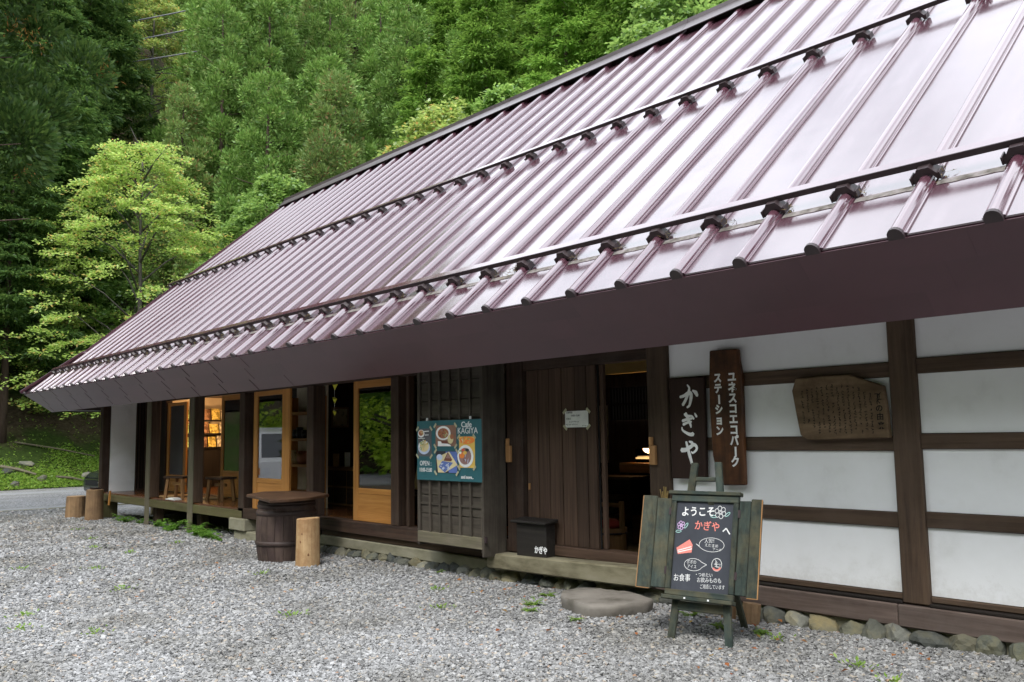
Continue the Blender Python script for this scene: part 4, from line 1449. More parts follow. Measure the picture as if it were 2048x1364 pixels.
tag(lg, "pale peeled log stood on end in front of the barrel", "log")
b = MB()
pr = [(0.128 * math.cos(t) * (1 + .05 * math.sin(2 * t + .6) + .03 * math.sin(5 * t)), 0.122 * math.sin(t) * (1 + .05 * math.sin(3 * t))) for t in [k * math.pi / 10 for k in range(20)]]
ca, sa = math.cos(R(42)), math.sin(R(42))
LGP = lambda p, z: (-9.152 + p[0] * ca - p[1] * sa, 4.98 + p[0] * sa + p[1] * ca, z)
b.prism(pr, lambda p: LGP((p[0] * 1.04, p[1] * 1.04), -0.115), lambda p: LGP((p[0] * .97, p[1] * .97), 0.425 + 0.05 * p[0]))
WD["pale", "z"] = wood("pale_split_log", (0.30, 0.185, 0.09), (0.54, 0.38, 0.20), "z", grain=10, weather=(0.22, 0.11, 0.045), wamt=0.7, bump=0.5, var=0.05)
b.build("log_body", W("pale", "z"), lg, bevel=0.008)
for (ang, z, r) in ((-1.9, 0.17, 0.012), (-1.75, 0.26, 0.009), (-1.2, 0.03, 0.013)):
    b = MB()
    c = Vector(LGP((0.123 * math.cos(ang), 0.118 * math.sin(ang)), z))
    nn = (c - Vector(LGP((0, 0), z))).normalized()
    tt = Vector((-nn.y, nn.x, 0))
    b.add([c + nn * 0.006 + tt * r * math.cos(t) + Vector((0, 0, r * 1.5 * math.sin(t))) for t in [k * math.pi / 5 for k in range(10)]] + [c + nn * 0.012], [(k, (k + 1) % 10, 10) for k in range(10)])
    b.build("knot", plain("knot_wood", (0.16, 0.07, 0.025)), lg)

# ---- two stump seats at the far corner
for (cx, cy, r, h, lab) in ((-19.81, 5.46, 0.185, 0.445, "shorter round log stump at the far end of the veranda"), (-18.73, 5.507, 0.158, 0.60, "taller round log stump against the veranda corner post")):
    st = empty("log_stump", (cx, cy, gz(cx) - 0.01))
    tag(st, lab, "stump", "log stumps by the far veranda corner")
    ph = rnd.uniform(0, 6)
    b = MB()
    b.lathe([(r * 1.06, 0), (r * 1.02, h * 0.3), (r, h * 0.7), (r * 0.97, h)], (cx, cy, gz(cx) - 0.012), 20, lambda t, z: 1 + 0.03 * math.sin(2 * t + ph) + 0.02 * math.sin(3 * t + z * 5))
    b.build("log_body", W("log", "z"), st, smooth=False)
    b = MB(); b.lathe([(r * 0.93, 0), (r * 0.90, 0.004)], (cx, cy, gz(cx) - 0.012 + h + 0.001), 20); b.build("cut_face", plain("end_grain", (0.34, 0.22, 0.12), rough=0.9), st)
tr_ = empty("small_dish", (-18.73, 5.507, gz(-18.73) + 0.6))
tag(tr_, "small dark dish resting on the taller stump", "dish")
b = MB(); b.lathe([(0.07, 0), (0.10, 0.03), (0.105, 0.035), (0.09, 0.03), (0.06, 0.012)], (-18.73, 5.507, gz(-18.73) - 0.012 + 0.606), 18)
b.build("bowl", M["iron"], tr_, smooth=True)
bm_ = MB(); bm_.obox((-18.42, 5.69, 0.22), (0.02, 0, 0.0), (0, 0.015, 0), (0.03, 0, 0.14)); o = bm_.build("wooden_peg", W("orange", "z"), None); tag(o, "short orange stake leaning at the veranda corner", "stake")

# ---- stepping stone at the door
b = MB()
pts = [(-5.17, 5.07), (-5.31, 5.22), (-5.33, 5.42), (-5.16, 5.52), (-4.98, 5.55), (-4.80, 5.55), (-4.55, 5.46), (-4.49, 5.32), (-4.52, 5.15), (-4.58, 5.04), (-4.70, 4.91), (-4.84, 4.93), (-5.00, 4.97)]
cxm, cym = -4.90, 5.25
rings = [(0.93, -0.10), (0.97, -0.04), (1.0, 0.012), (0.99, 0.034), (0.965, 0.044), (0.62, 0.046), (0.25, 0.044)]
vs, fs = [], []
n = len(pts) * 3
big = []
for i in range(len(pts)):
    p, q = pts[i], pts[(i + 1) % len(pts)]
    for k in range(3): big.append((p[0] + (q[0] - p[0]) * k / 3, p[1] + (q[1] - p[1]) * k / 3))
for (s, z) in rings:
    for kk, p in enumerate(big):
        j = 1 + .025 * math.sin(kk * .48) + .018 * math.sin(kk * .97 + 1) + rnd.uniform(-.006, .006)
        vs.append((cxm + (p[0] - cxm) * s * j, cym + (p[1] - cym) * s * j, z + rnd.uniform(-.004, .004)))
for i in range(len(rings) - 1):
    for k in range(n):
        fs.append((i * n + k, (i + 1) * n + k, (i + 1) * n + (k + 1) % n, i * n + (k + 1) % n)[::-1])
fs.append(tuple(range((len(rings) - 1) * n, len(rings) * n)))
b.add(vs, fs)
o = b.build("stepping_stone", mottled("grey_brown_flagstone", [(0.3, (0.085, 0.075, 0.058)), (0.5, (0.175, 0.158, 0.135)), (0.75, (0.23, 0.21, 0.18))], scale=3.5, rough=0.9, bump=0.5, dist=0.02), None, smooth=True)
es_ = o.modifiers.new("crease", "EDGE_SPLIT"); es_.split_angle = R(48)
tag(o, "large flat rounded stone set in gravel below the entrance step", "stepping stone")
for (x, y, r, l, rz) in ((-3.95, 5.58, 0.055, 0.16, 0.2), (-3.74, 5.55, 0.065, 0.14, 0.5)):
    b = MB(); b.tube([(x, y, gz(x) - 0.02), (x + 0.01, y + 0.02, gz(x) + l)], r, 10)
    o = b.build("cut_branch", W("log", "z"), None); tag(o, "stubby cut branch end standing behind the easel legs", "branch", "cut branches behind the easel")

# ================================================================= INSIDE
def stool(x, y, rz, lab, h=0.40, z0=0.30):
    t = empty("stool", (x, y, z0), (0, 0, rz), local=True)
    tag(t, lab, "stool", "low wooden stools on the veranda")
    b = MB(); b.box(-0.24, 0.24, -0.15, 0.15, h - 0.04, h); b.build("seat", W("dark", "x"), t, bevel=0.006)
    for sx in (-1, 1):
        for sy in (-1, 1):
            b = MB(); b.bar((sx * 0.21, sy * 0.12, 0), (sx * 0.17, sy * 0.10, h - 0.041), 0.05, 0.05); b.build("leg", W("tan", "z"), t, bevel=0.003)
    b = MB(); b.box(-0.16, 0.16, -0.012, 0.012, h - 0.16, h - 0.11); b.build("stretcher", W("tan", "x"), t)
    return t


stool(-15.70, 6.02, 0.4, "low dark topped stool on the veranda left of the middle post")
stool(-14.55, 6.28, 0.2, "low dark topped stool on the veranda right of the middle post")
for (x, y, lab) in ((-16.35, 6.2, "round woven straw cushion on veranda floor beside left stool"), (-15.12, 6.35, "round woven straw cushion on veranda floor beside right stool")):
    b = MB(); b.lathe([(0.27, 0), (0.285, 0.012), (0.27, 0.026), (0.05, 0.03)], (x, y, 0.301), 26)
    o = b.build("straw_cushion", plain("woven_straw", (0.36, 0.24, 0.11), rough=0.9), None, smooth=True); tag(o, lab, "cushion", "straw cushions on the veranda")
b = MB(); b.box(-15.75, -15.35, 5.80, 5.94, 0.301, 0.316); b.box(-15.70, -15.45, 5.83, 5.95, 0.3165, 0.33)
o = b.build("folded_leaflets", M["paper"], None); tag(o, "pale leaflets lying at the veranda edge under the stool", "leaflets")

# bookcase along the end wall, lit by a warm lamp
bk = empty("bookcase", (-18.95, 7.9, 0.31))
tag(bk, "wall bookcase with slanted shelves of face-out magazines behind the veranda", "bookcase")
for z in (1.17, 1.47, 1.76):
    b = MB(); b.box(-19.11, -18.86, 6.95, 9.4, z - 0.03, z); b.build("shelf", W("black", "y"), bk)
for y in (6.94, 9.41):
    b = MB(); b.box(-19.11, -18.85, y - 0.02, y + 0.02, 0.31, 1.95); b.build("side_panel", W("dark", "z"), bk)
b = MB(); b.box(-19.11, -18.90, 6.97, 9.38, 0.31, 1.13); b.build("cupboard_front", W("black", "z"), bk)
covers = [("orange", (0.62, 0.22, 0.06)), ("cream", (0.66, 0.58, 0.42)), ("brown", (0.20, 0.10, 0.05)), ("green", (0.20, 0.26, 0.08)), ("red", (0.50, 0.07, 0.05)), ("yellow", (0.60, 0.44, 0.10)), ("dark blue", (0.05, 0.08, 0.16))]
for zi, z in enumerate((1.17, 1.47, 1.76)):
    y = 7.02
    k = zi * 2
    while y < 9.2:
        w = rnd.uniform(0.16, 0.22)
        nm, c = covers[(k * 3 + zi) % 7]
        h = rnd.uniform(0.20, 0.25)
        b = MB()
        tl = 0.10
        b.hexa([(-18.88, y, z + .002), (-18.865, y, z + .002), (-18.865, y + w, z + .002), (-18.88, y + w, z + .002),
                (-18.88 - tl, y + .02, z + h), (-18.865 - tl, y + .02, z + h), (-18.865 - tl, y + w + .02, z + h), (-18.88 - tl, y + w + .02, z + h)])
        key = "cover_" + nm.replace(" ", "_")
        if key not in M: M[key] = mottled("printed_" + key, [(0.38, tuple(x * 0.5 for x in c)), (0.5, c), (0.6, tuple(min(1, x * 1.5 + .05) for x in c))], scale=14, rough=0.5, detail=2)
        o = b.build("magazine", M[key], None)
        tag(o, "%s covered magazine standing face-out on the %s bookcase shelf" % (nm, ("lower", "middle", "upper")[zi]), "magazine", "%s magazines on the %s shelf" % (nm, ("lower", "middle", "upper")[zi]))
        y += w + 0.03
        k += 1
lampm = bpy.data.materials.new("lamp_glow")
lampm.use_nodes = True
lb_ = lampm.node_tree.nodes["Principled BSDF"]
lb_.inputs["Base Color"].default_value = (1, 0.7, 0.35, 1)
lb_.inputs["Emission Color"].default_value = (1, 0.62, 0.28, 1)
lb_.inputs["Emission Strength"].default_value = 9
lampm2 = lampm.copy()
lampm2.node_tree.nodes['Principled BSDF'].inputs['Emission Strength'].default_value = 0.7
lp = empty("shelf_lamp", (-18.55, 7.35, 1.62))
tag(lp, "small glowing warm lamp in front of the bookcase", "lamp")
b = MB(); b.lathe([(0.02, 0), (0.045, 0.03), (0.05, 0.07), (0.03, 0.11)], (-18.55, 7.36, 1.62), 14); b.build("bulb", lampm, lp, smooth=True)
b = MB(); b.tube([(-18.55, 7.36, 1.73), (-18.55, 7.36, 2.25)], 0.008, 6); b.build("cord", M["iron"], lp)
ld = bpy.data.lights.new("lamp_light", 'POINT')
ld.energy = 18
ld.color = (1.0, 0.60, 0.28)
ld.shadow_soft_size = 0.08
lo = bpy.data.objects.new("lamp_light", ld)
col.objects.link(lo)
lo.parent = lp
lo.location = (0.16, 0.02, 0.06)

pn = empty("added_pendant_lamp", (-16.6, 8.0, 2.05))  # added lamp, mostly hidden by the eave, to brighten the room
tag(pn, "added warm pendant lamp brightening the room behind the veranda", "lamp")
b = MB(); b.lathe([(0.02, 0.12), (0.12, 0.0), (0.118, 0.0), (0.018, 0.115)], (-16.6, 8.0, 2.05), 18); b.build("shade", M["iron"], pn)
b = MB(); b.lathe([(0.02, 0.0), (0.045, 0.03), (0.02, 0.07)], (-16.6, 8.0, 2.05), 12); b.build("bulb", lampm, pn, smooth=True)
b = MB(); b.tube([(-16.6, 8.0, 2.17), (-16.6, 8.0, 2.25)], 0.008, 6); b.build("cord", M["iron"], pn)
ld2 = ld.copy(); ld2.energy = 50
lo = bpy.data.objects.new("lamp_light", ld2); col.objects.link(lo); lo.parent = pn; lo.location = (0, 0, -0.06)

# shelves between the glass doors
su = empty("goods_shelf", (-12.0, 7.1, 0.31))
tag(su, "open orange shelf unit with pots seen between the glass doors", "shelf unit")
for z in (0.55, 0.94, 1.325, 1.72):
    b = MB(); b.box(-12.50, -11.68, 6.40, 6.62, z - 0.04, z); b.build("shelf", W("orange", "x"), su)
b = MB(); b.box(-12.56, -12.502, 6.40, 6.62, 0.306, 1.95); b.build("side_panel", W("orange", "z"), su)
b = MB(); b.box(-11.678, -11.63, 6.40, 6.62, 0.306, 1.95); b.build("side_panel", W("orange", "z"), su)
b = MB(); b.box(-12.56, -11.63, 6.625, 6.65, 0.306, 2.24); b.build("back_board", plain("shelf_back", (0.66, 0.58, 0.44), rough=0.9), su)
pm = {"dark": plain("dark_glaze", (0.03, 0.03, 0.035), rough=0.3), "red": plain("terracotta", (0.33, 0.11, 0.05), rough=0.5), "tan": plain("tan_jar", (0.45, 0.30, 0.14), rough=0.5)}
for (x, z, r, h, mt, lab) in ((-12.35, 1.326, .05, .13, "dark", "dark glazed cup on the upper goods shelf"), (-12.22, 1.326, .06, .16, "dark", "taller dark glazed jar on the upper goods shelf"), (-12.06, 1.326, .05, .12, "dark", "squat dark pot at the right of the upper goods shelf"),
                              (-12.40, .941, .04, .20, "tan", "tan bottle at the left of the middle goods shelf"), (-12.30, .941, .045, .15, "tan", "short tan jar on the middle goods shelf"), (-12.10, .941, .10, .19, "red", "wide terracotta pot on the middle goods shelf")):
    t = empty("pot", (x, 6.50, z)); tag(t, lab, "pot", "pots on the goods shelf")
    b = MB(); b.lathe([(r * .7, 0), (r, h * .35), (r, h * .75), (r * .8, h * .9)], (x, 6.50, z + .001), 16); b.build("body", pm[mt], t, smooth=True)
    b = MB(); b.lathe([(r * .95, h * .9), (r * .95, h), (r * .3, h * 1.04)], (x, 6.50, z + .002), 16); b.build("lid", pm[mt], t, smooth=True)

# picture, garland and cabinet in the next opening
pic = empty("framed_picture", (-12.5, 7.36, 1.5)); tag(pic, "small framed picture of figures on the dark inner wall", "picture")
b = MB(); b.box(-12.515, -12.50, 7.20, 7.52, 1.49, 1.82); b.build("frame", W("tan", "y"), pic)
b = MB(); b.box(-12.499, -12.497, 7.23, 7.49, 1.52, 1.79); b.build("print", mottled("faded_print", [(0.4, (0.25, 0.24, 0.12)), (0.5, (0.7, 0.6, 0.4)), (0.62, (0.75, 0.66, 0.48))], scale=9, rough=0.6), pic)
gar = empty("paper_garland", (-10.35, 6.0, 2.0)); tag(gar, "hanging string of yellow origami birds in the dark opening", "garland")
b = MB(); b.tube([(-10.335, 6.0, 1.62), (-10.335, 6.0, 2.24)], 0.002, 4); b.build("string", M["paper"], gar)
ym = plain("yellow_paper", (0.62, 0.60, 0.05), rough=0.8)
for z, s in ((2.02, 0.075), (1.83, 0.06), (1.66, 0.05)):
    b = MB(); c = Vector((-10.335, 6.0, z))
    b.add([c + Vector((-s, 0, s * .5)), c + Vector((0, -s * .4, 0)), c + Vector((s * 1.1, 0, s * .1)), c + Vector((0, s * .4, 0)), c + Vector((.1 * s, 0, -s * .9)), c + Vector((0, 0, s * .5))], [(0, 1, 5), (1, 2, 5), (2, 3, 5), (3, 0, 5), (0, 4, 1), (1, 4, 2), (2, 4, 3), (3, 4, 0)])
    b.build("bird", ym, gar)
cb = empty("low_cabinet", (-11.6, 7.6, 0.31)); tag(cb, "low brown cabinet with pictures on top inside the dark opening", "cabinet")
b = MB(); b.box(-12.45, -10.9, 7.0, 7.35, 0.31, 0.88); b.build("carcass", W("tan", "x"), cb, bevel=0.004)
for k in range(4):
    for q in range(2):
        b = MB(); b.box(-12.42 + k * .38, -12.08 + k * .38, 6.987, 6.999, 0.34 + q * .26, 0.57 + q * .26); b.build("drawer", W("dark", "x"), cb)
for k, (x, w, h, nm, mt) in enumerate(((-12.30, .16, .20, "tan card", pm["tan"]), (-11.95, .13, .22, "white framed card", M["paper"]), (-11.55, .12, .17, "terracotta card", pm["red"]))):
    b = MB(); b.box(x, x + w, 7.12, 7.14, 0.881, 0.881 + h); o = b.build("postcard", mt, None); tag(o, "%s stood on top of the low cabinet" % nm, "postcard", "cards on the low cabinet")
b = MB(); b.lathe([(0.09, 0), (0.12, 0.05), (0.12, 0.12), (0.10, 0.14)], (-10.15, 6.35, 0.306), 18); o = b.build("iron_pot", M["iron"], None, smooth=True); tag(o, "small black iron pot on the floor inside the middle opening", "pot")
b = MB(); b.box(-10.75, -10.45, 6.6, 6.62, 0.306, 0.62); o = b.build("wooden_tray", W("orange", "z"), None); tag(o, "orange wooden board stood on the floor inside the middle opening", "board")
b = MB(); b.lathe([(0.2, 0), (0.21, 0.02), (0.05, 0.03)], (-9.72, 6.5, 0.306), 20); o = b.build("round_cushion", plain("tan_cushion", (0.42, 0.28, 0.13)), None, smooth=True); tag(o, "round tan cushion on floor beside the sliding glass door", "cushion")
# menu stand / chair back in the narrow opening left of the shutter case
fs_ = empty("menu_stand", (-8.35, 6.3, 0.31)); tag(fs_, "tan menu panel leaning on a dark chair in the narrow opening", "menu stand")
b = MB(); b.hexa([(-9.1, 6.40, 0.68), (-8.82, 6.40, 0.66), (-8.82, 6.42, 0.66), (-9.1, 6.42, 0.68), (-9.12, 6.48, 1.02), (-8.90, 6.48, 1.02), (-8.90, 6.50, 1.02), (-9.12, 6.50, 1.02)]); b.build("panel", plain("tan_card", (0.55, 0.36, 0.17)), fs_)
b = MB(); b.box(-9.2, -8.75, 6.38, 6.75, 0.60, 0.64); b.build("seat", W("dark", "x"), fs_)
for x in (-9.17, -8.80):
    for y in (6.41, 6.71):
        b = MB(); b.box(x - .02, x + .02, y - .02, y + .02, 0.306, 0.599); b.build("leg", W("dark", "z"), fs_)

# entrance passage: counter, steps, tub
ct_ = empty("counter", (-7.0, 8.4, 0.1)); tag(ct_, "warm wooden serving counter with glass case seen through doorway", "counter")
b = MB(); b.box(-7.12, -5.2, 8.0, 8.5, 0.86, 0.975); b.build("counter_top", W("orange", "x"), ct_)
b = MB(); b.box(-7.0, -5.25, 8.05, 8.45, 0.10, 0.859); b.build("counter_front", W("black", "z"), ct_)
b = MB(); b.box(-6.95, -5.9, 8.1, 8.4, 0.976, 1.14); b.build("glass_case", M["glass"], ct_)
b = MB(); b.box(-6.95, -6.55, 8.12, 8.2, 1.02, 1.035); b.build("case_light", lampm2, ct_)
ld3 = ld.copy(); ld3.energy = 4
lo = bpy.data.objects.new("lamp_light", ld3); col.objects.link(lo); lo.parent = ct_; lo.location = (0.3, -0.25, 1.05)
sp = empty("inner_steps", (-6.9, 7.2, 0.1)); tag(sp, "dark wooden steps up to the raised floor behind the doorway", "steps")
for k in range(3):
    b = MB(); b.box(-7.5, -6.62, 7.1 + k * .25, 7.5 + k * .25, 0.40 + k * .2, 0.435 + k * .2); b.build("tread", W("brown", "x"), sp)
    b = MB(); b.box(-7.5, -6.63, 7.12 + k * .25, 7.14 + k * .25, 0.24 + k * .2, 0.399 + k * .2); b.build("riser", W("black", "x"), sp)
b = MB(); b.box(-6.6, -4.6, 7.6, 7.95, 0.10, 0.42); o = b.build("raised_floor_edge", W("floor", "x"), inr)
tb = empty("wooden_tub", (-6.05, 6.55, 0.1)); tag(tb, "hooped wooden tub with tall handle just inside the doorway", "tub")
b = MB(); b.lathe([(0.155, 0), (0.17, 0.3), (0.155, 0.3), (0.14, 0.05)], (-6.02, 6.6, 0.101), 20); b.build("bucket", W("tan", "z"), tb)
for z in (0.06, 0.24):
    b = MB(); b.lathe([(0.160 + z * .05, z), (0.168 + z * .05, z + .01), (0.160 + z * .05, z + .02)], (-6.02, 6.6, 0.101), 20); b.build("hoop", M["iron"], tb)
b = MB(); b.box(-5.885, -5.845, 6.58, 6.63, 0.30, 0.66); b.build("handle_post", W("tan", "z"), tb, bevel=0.006)
b = MB(); b.box(-6.20, -5.85, 6.59, 6.62, 0.60, 0.64); b.build("handle_bar", W("tan", "x"), tb, bevel=0.006)
b = MB(); b.lathe([(0.10, 0), (0.12, 0.04), (0.06, 0.08)], (-6.02, 6.6, 0.40), 14); o = b.build("red_cloth", plain("red_cloth", (0.35, 0.04, 0.03), rough=0.9), None, smooth=True); tag(o, "crumpled red cloth lying in the wooden tub", "cloth")
b = MB(); b.box(-6.42, -6.30, 6.92, 6.925, 1.02, 1.62); o = b.build("paper_strip", plain("tan_paper", (0.42, 0.33, 0.22), rough=0.9), None); tag(o, "tall tan paper strip hanging just inside the doorway", "paper strip")
op = empty("oval_portrait", (-8.2, 9.9, 1.5)); tag(op, "small framed oval portrait hung before the slatted passage window", "picture")
b = MB(); b.box(-8.55, -8.30, 10.28, 10.31, 1.43, 1.80); b.build("frame", W("tan", "z"), op)
b = MB(); poly(b, ellipse(-8.425, 1.615, .08, .14), 10.276); b.build("portrait", M["dark"], op)

# ================================================================= GROUND
def smooth(a, b, x):
    t = np.clip((x - a) / (b - a), 0, 1)
    return t * t * (3 - 2 * t)


def ground_z(X):
    return np.where(X > -22, 0.0113 * X, -0.2486)


def hill_z(X, Y):
    """Wooded slopes beyond the road (to -X) and behind the house (to +Y)."""
    d1 = -X - 33.2 - 0.10 * np.maximum(0, Y - 4)
    d2 = (Y - 21.5) * 0.95
    k = 3.0
    d = np.log(np.exp(np.clip(d1 / k, -40, 40)) + np.exp(np.clip(d2 / k, -40, 40))) * k
    dd = np.maximum(d, 0)
    z = 0.76 * dd * (0.50 + 0.50 * smooth(0, 16, dd))
    w = smooth(0, 10, dd)
    z = z + w * (0.7 * np.sin(X * 0.21 + 1.3) * np.cos(Y * 0.17) + 0.35 * np.sin(X * 0.55 + Y * 0.4))
    return np.where(d > 0, z - 0.26, -0.6 + 0.1 * np.clip(d, -10, 0) * 0)


def grid(name, xs, ys, zf, mat):
    X, Y = np.meshgrid(xs, ys)
    Z = zf(X, Y)
    nx, ny = len(xs), len(ys)
    V = np.stack([X, Y, Z], -1).reshape(-1, 3)
    i = np.arange(nx * ny).reshape(ny, nx)
    q = np.stack([i[:-1, :-1], i[:-1, 1:], i[1:, 1:], i[1:, :-1]], -1).reshape(-1, 4)
    me = mesh_np(name, V, q, [mat])
    me.polygons.foreach_set("use_smooth", [True] * len(me.polygons))
    o = bpy.data.objects.new(name, me)
    col.objects.link(o)
    o["kind"] = "structure"
    return o


def gravel_ground_mat():
    mt, nt, bs = new_mat("gravel_bed")
    L = nt.links.new
    mp = coords(nt, (1, 1, 1), False)
    vo = N(nt, "ShaderNodeTexVoronoi")
    vo.inputs["Scale"].default_value = 34
    L(mp.outputs[0], vo.inputs["Vector"])
    hs = N(nt, "ShaderNodeSeparateColor")
    L(vo.outputs["Color"], hs.inputs[0])
    rp = ramp(nt, [(0.0, (0.11, 0.11, 0.115)), (0.35, (0.20, 0.20, 0.205)), (0.7, (0.28, 0.28, 0.285)), (1.0, (0.40, 0.40, 0.40))])
    L(hs.outputs[0], rp.inputs["Fac"])
    no = N(nt, "ShaderNodeTexNoise")
    no.inputs["Scale"].default_value = 0.8
    no.inputs["Detail"].default_value = 6
    L(mp.outputs[0], no.inputs["Vector"])
    mx = N(nt, "ShaderNodeMix", data_type='RGBA', blend_type='MULTIPLY')
    mx.inputs[0].default_value = 0.45
    L(rp.outputs[0], mx.inputs[6])
    r2 = ramp(nt, [(0.35, (0.62, 0.58, 0.52)), (0.6, (1, 1, 1))])
    L(no.outputs["Fac"], r2.inputs["Fac"])
    L(r2.outputs[0], mx.inputs[7])
    L(mx.outputs[2], bs.inputs["Base Color"])
    bs.inputs["Roughness"].default_value = 0.95
    bs.inputs["Specular IOR Level"].default_value = 0.2
    bp = N(nt, "ShaderNodeBump")
    bp.inputs["Strength"].default_value = 0.9
    bp.inputs["Distance"].default_value = 0.012
    bp.invert = True
    L(vo.outputs["Distance"], bp.inputs["Height"])
    L(bp.outputs[0], bs.inputs["Normal"])
    return mt


xs = np.concatenate([np.linspace(-400, -60, 8), np.linspace(-50, 20, 90), np.linspace(40, 400, 8)])
ys = np.concatenate([np.linspace(-400, -30, 8), np.linspace(-20, 30, 60), np.linspace(50, 400, 8)])
grid("ground", xs, ys, lambda X, Y: ground_z(np.minimum(X, 20)) - 0.006 + np.where((X > -22), 0.008 * np.sin(X * 1.7 + Y * .6) * np.cos(Y * 1.3), 0), gravel_ground_mat())
grid("road", np.linspace(-31.6, -23.4, 10), np.linspace(-70, 90, 60), lambda X, Y: ground_z(X) + 0.004 + 0.03 * np.sin((X + 23.4) / 8.2 * math.pi), mottled("asphalt_road", [(0.3, (0.20, 0.205, 0.21)), (0.55, (0.25, 0.255, 0.26)), (0.75, (0.30, 0.30, 0.30))], scale=1.2, rough=0.9, bump=0.1, obj_random=False))
b = MB()
for k in range(40):
    y0 = -60 + k * 3.2
    b.box(-23.40, -23.25, y0, y0 + 3.15, -0.30, -0.235)
o = b.build("kerb", M["concrete"], None); o["kind"] = "structure"
hm, hnt, hbs = new_mat("forest_floor")
mp = coords(hnt, (1, 1, 1), False)
n1 = N(hnt, "ShaderNodeTexNoise"); n1.inputs["Scale"].default_value = 0.35; n1.inputs["Detail"].default_value = 8
n2 = N(hnt, "ShaderNodeTexNoise"); n2.inputs["Scale"].default_value = 6.0; n2.inputs["Detail"].default_value = 10; n2.inputs["Roughness"].default_value = 0.75
hnt.links.new(mp.outputs[0], n1.inputs["Vector"]); hnt.links.new(mp.outputs[0], n2.inputs["Vector"])
ra = ramp(hnt, [(0.30, (0.018, 0.013, 0.008)), (0.48, (0.055, 0.042, 0.026)), (0.62, (0.10, 0.08, 0.05)), (0.78, (0.16, 0.13, 0.09))])
rg = ramp(hnt, [(0.30, (0.012, 0.022, 0.006)), (0.6, (0.045, 0.075, 0.016)), (0.8, (0.09, 0.13, 0.03))])
hnt.links.new(n2.outputs["Fac"], ra.inputs["Fac"]); hnt.links.new(n2.outputs["Fac"], rg.inputs["Fac"])
rm = ramp(hnt, [(0.46, (0, 0, 0)), (0.56, (1, 1, 1))]); hnt.links.new(n1.outputs["Fac"], rm.inputs["Fac"])
mx = N(hnt, "ShaderNodeMix", data_type='RGBA')
hnt.links.new(rm.outputs[0], mx.inputs[0]); hnt.links.new(ra.outputs[0], mx.inputs[6]); hnt.links.new(rg.outputs[0], mx.inputs[7])
hnt.links.new(mx.outputs[2], hbs.inputs["Base Color"])
hbs.inputs["Roughness"].default_value = 0.95
hbs.inputs["Specular IOR Level"].default_value = 0.1
bp = N(hnt, "ShaderNodeBump"); bp.inputs["Strength"].default_value = 0.8; bp.inputs["Distance"].default_value = 0.06
hnt.links.new(n2.outputs["Fac"], bp.inputs["Height"]); hnt.links.new(bp.outputs[0], hbs.inputs["Normal"])
grid("hillside", np.concatenate([np.linspace(-260, -62, 40), np.linspace(-60, 30, 120)]), np.concatenate([np.linspace(-120, -6, 40), np.linspace(-5, 60, 90), np.linspace(64, 260, 40)]), hill_z, hm)

# ---- loose gravel as real stones
gp = bpy.data.materials.new("gravel_stone")
gp.use_nodes = True
nt = gp.node_tree
bs = nt.nodes["Principled BSDF"]
oi = N(nt, "ShaderNodeObjectInfo")
rp = ramp(nt, [(0.0, (0.125, 0.125, 0.122)), (0.25, (0.19, 0.19, 0.188)), (0.5, (0.245, 0.245, 0.242)), (0.78, (0.30, 0.30, 0.296)), (0.93, (0.385, 0.385, 0.38)), (0.965, (0.32, 0.28, 0.22)), (0.99, (0.40, 0.36, 0.31)), (1.0, (0.32, 0.19, 0.12))])
nt.links.new(oi.outputs["Random"], rp.inputs["Fac"])
tcg = N(nt, "ShaderNodeTexCoord")
ng = N(nt, "ShaderNodeTexNoise"); ng.inputs["Scale"].default_value = 2.0; ng.inputs["Detail"].default_value = 4
nt.links.new(tcg.outputs["Object"], ng.inputs["Vector"])
mg = N(nt, "ShaderNodeMapRange"); mg.inputs[3].default_value = 0.75; mg.inputs[4].default_value = 1.25
nt.links.new(ng.outputs["Fac"], mg.inputs[0])
hv = N(nt, "ShaderNodeHueSaturation")
nt.links.new(mg.outputs[0], hv.inputs["Value"]); nt.links.new(rp.outputs[0], hv.inputs["Color"])
geo_ = N(nt, "ShaderNodeNewGeometry")
nd = N(nt, "ShaderNodeTexNoise"); nd.inputs["Scale"].default_value = 0.9; nd.inputs["Detail"].default_value = 5
nt.links.new(geo_.outputs["Position"], nd.inputs["Vector"])
rd = ramp(nt, [(0.36, (0.62, 0.60, 0.55)), (0.55, (1, 1, 1))])
nt.links.new(nd.outputs["Fac"], rd.inputs["Fac"])
md = N(nt, "ShaderNodeMix", data_type='RGBA', blend_type='MULTIPLY'); md.inputs[0].default_value = 0.8
nt.links.new(hv.outputs[0], md.inputs[6]); nt.links.new(rd.outputs[0], md.inputs[7])
nt.links.new(md.outputs[2], bs.inputs["Base Color"])
bs.inputs["Roughness"].default_value = 0.85
bs.inputs["Specular IOR Level"].default_value = 0.3


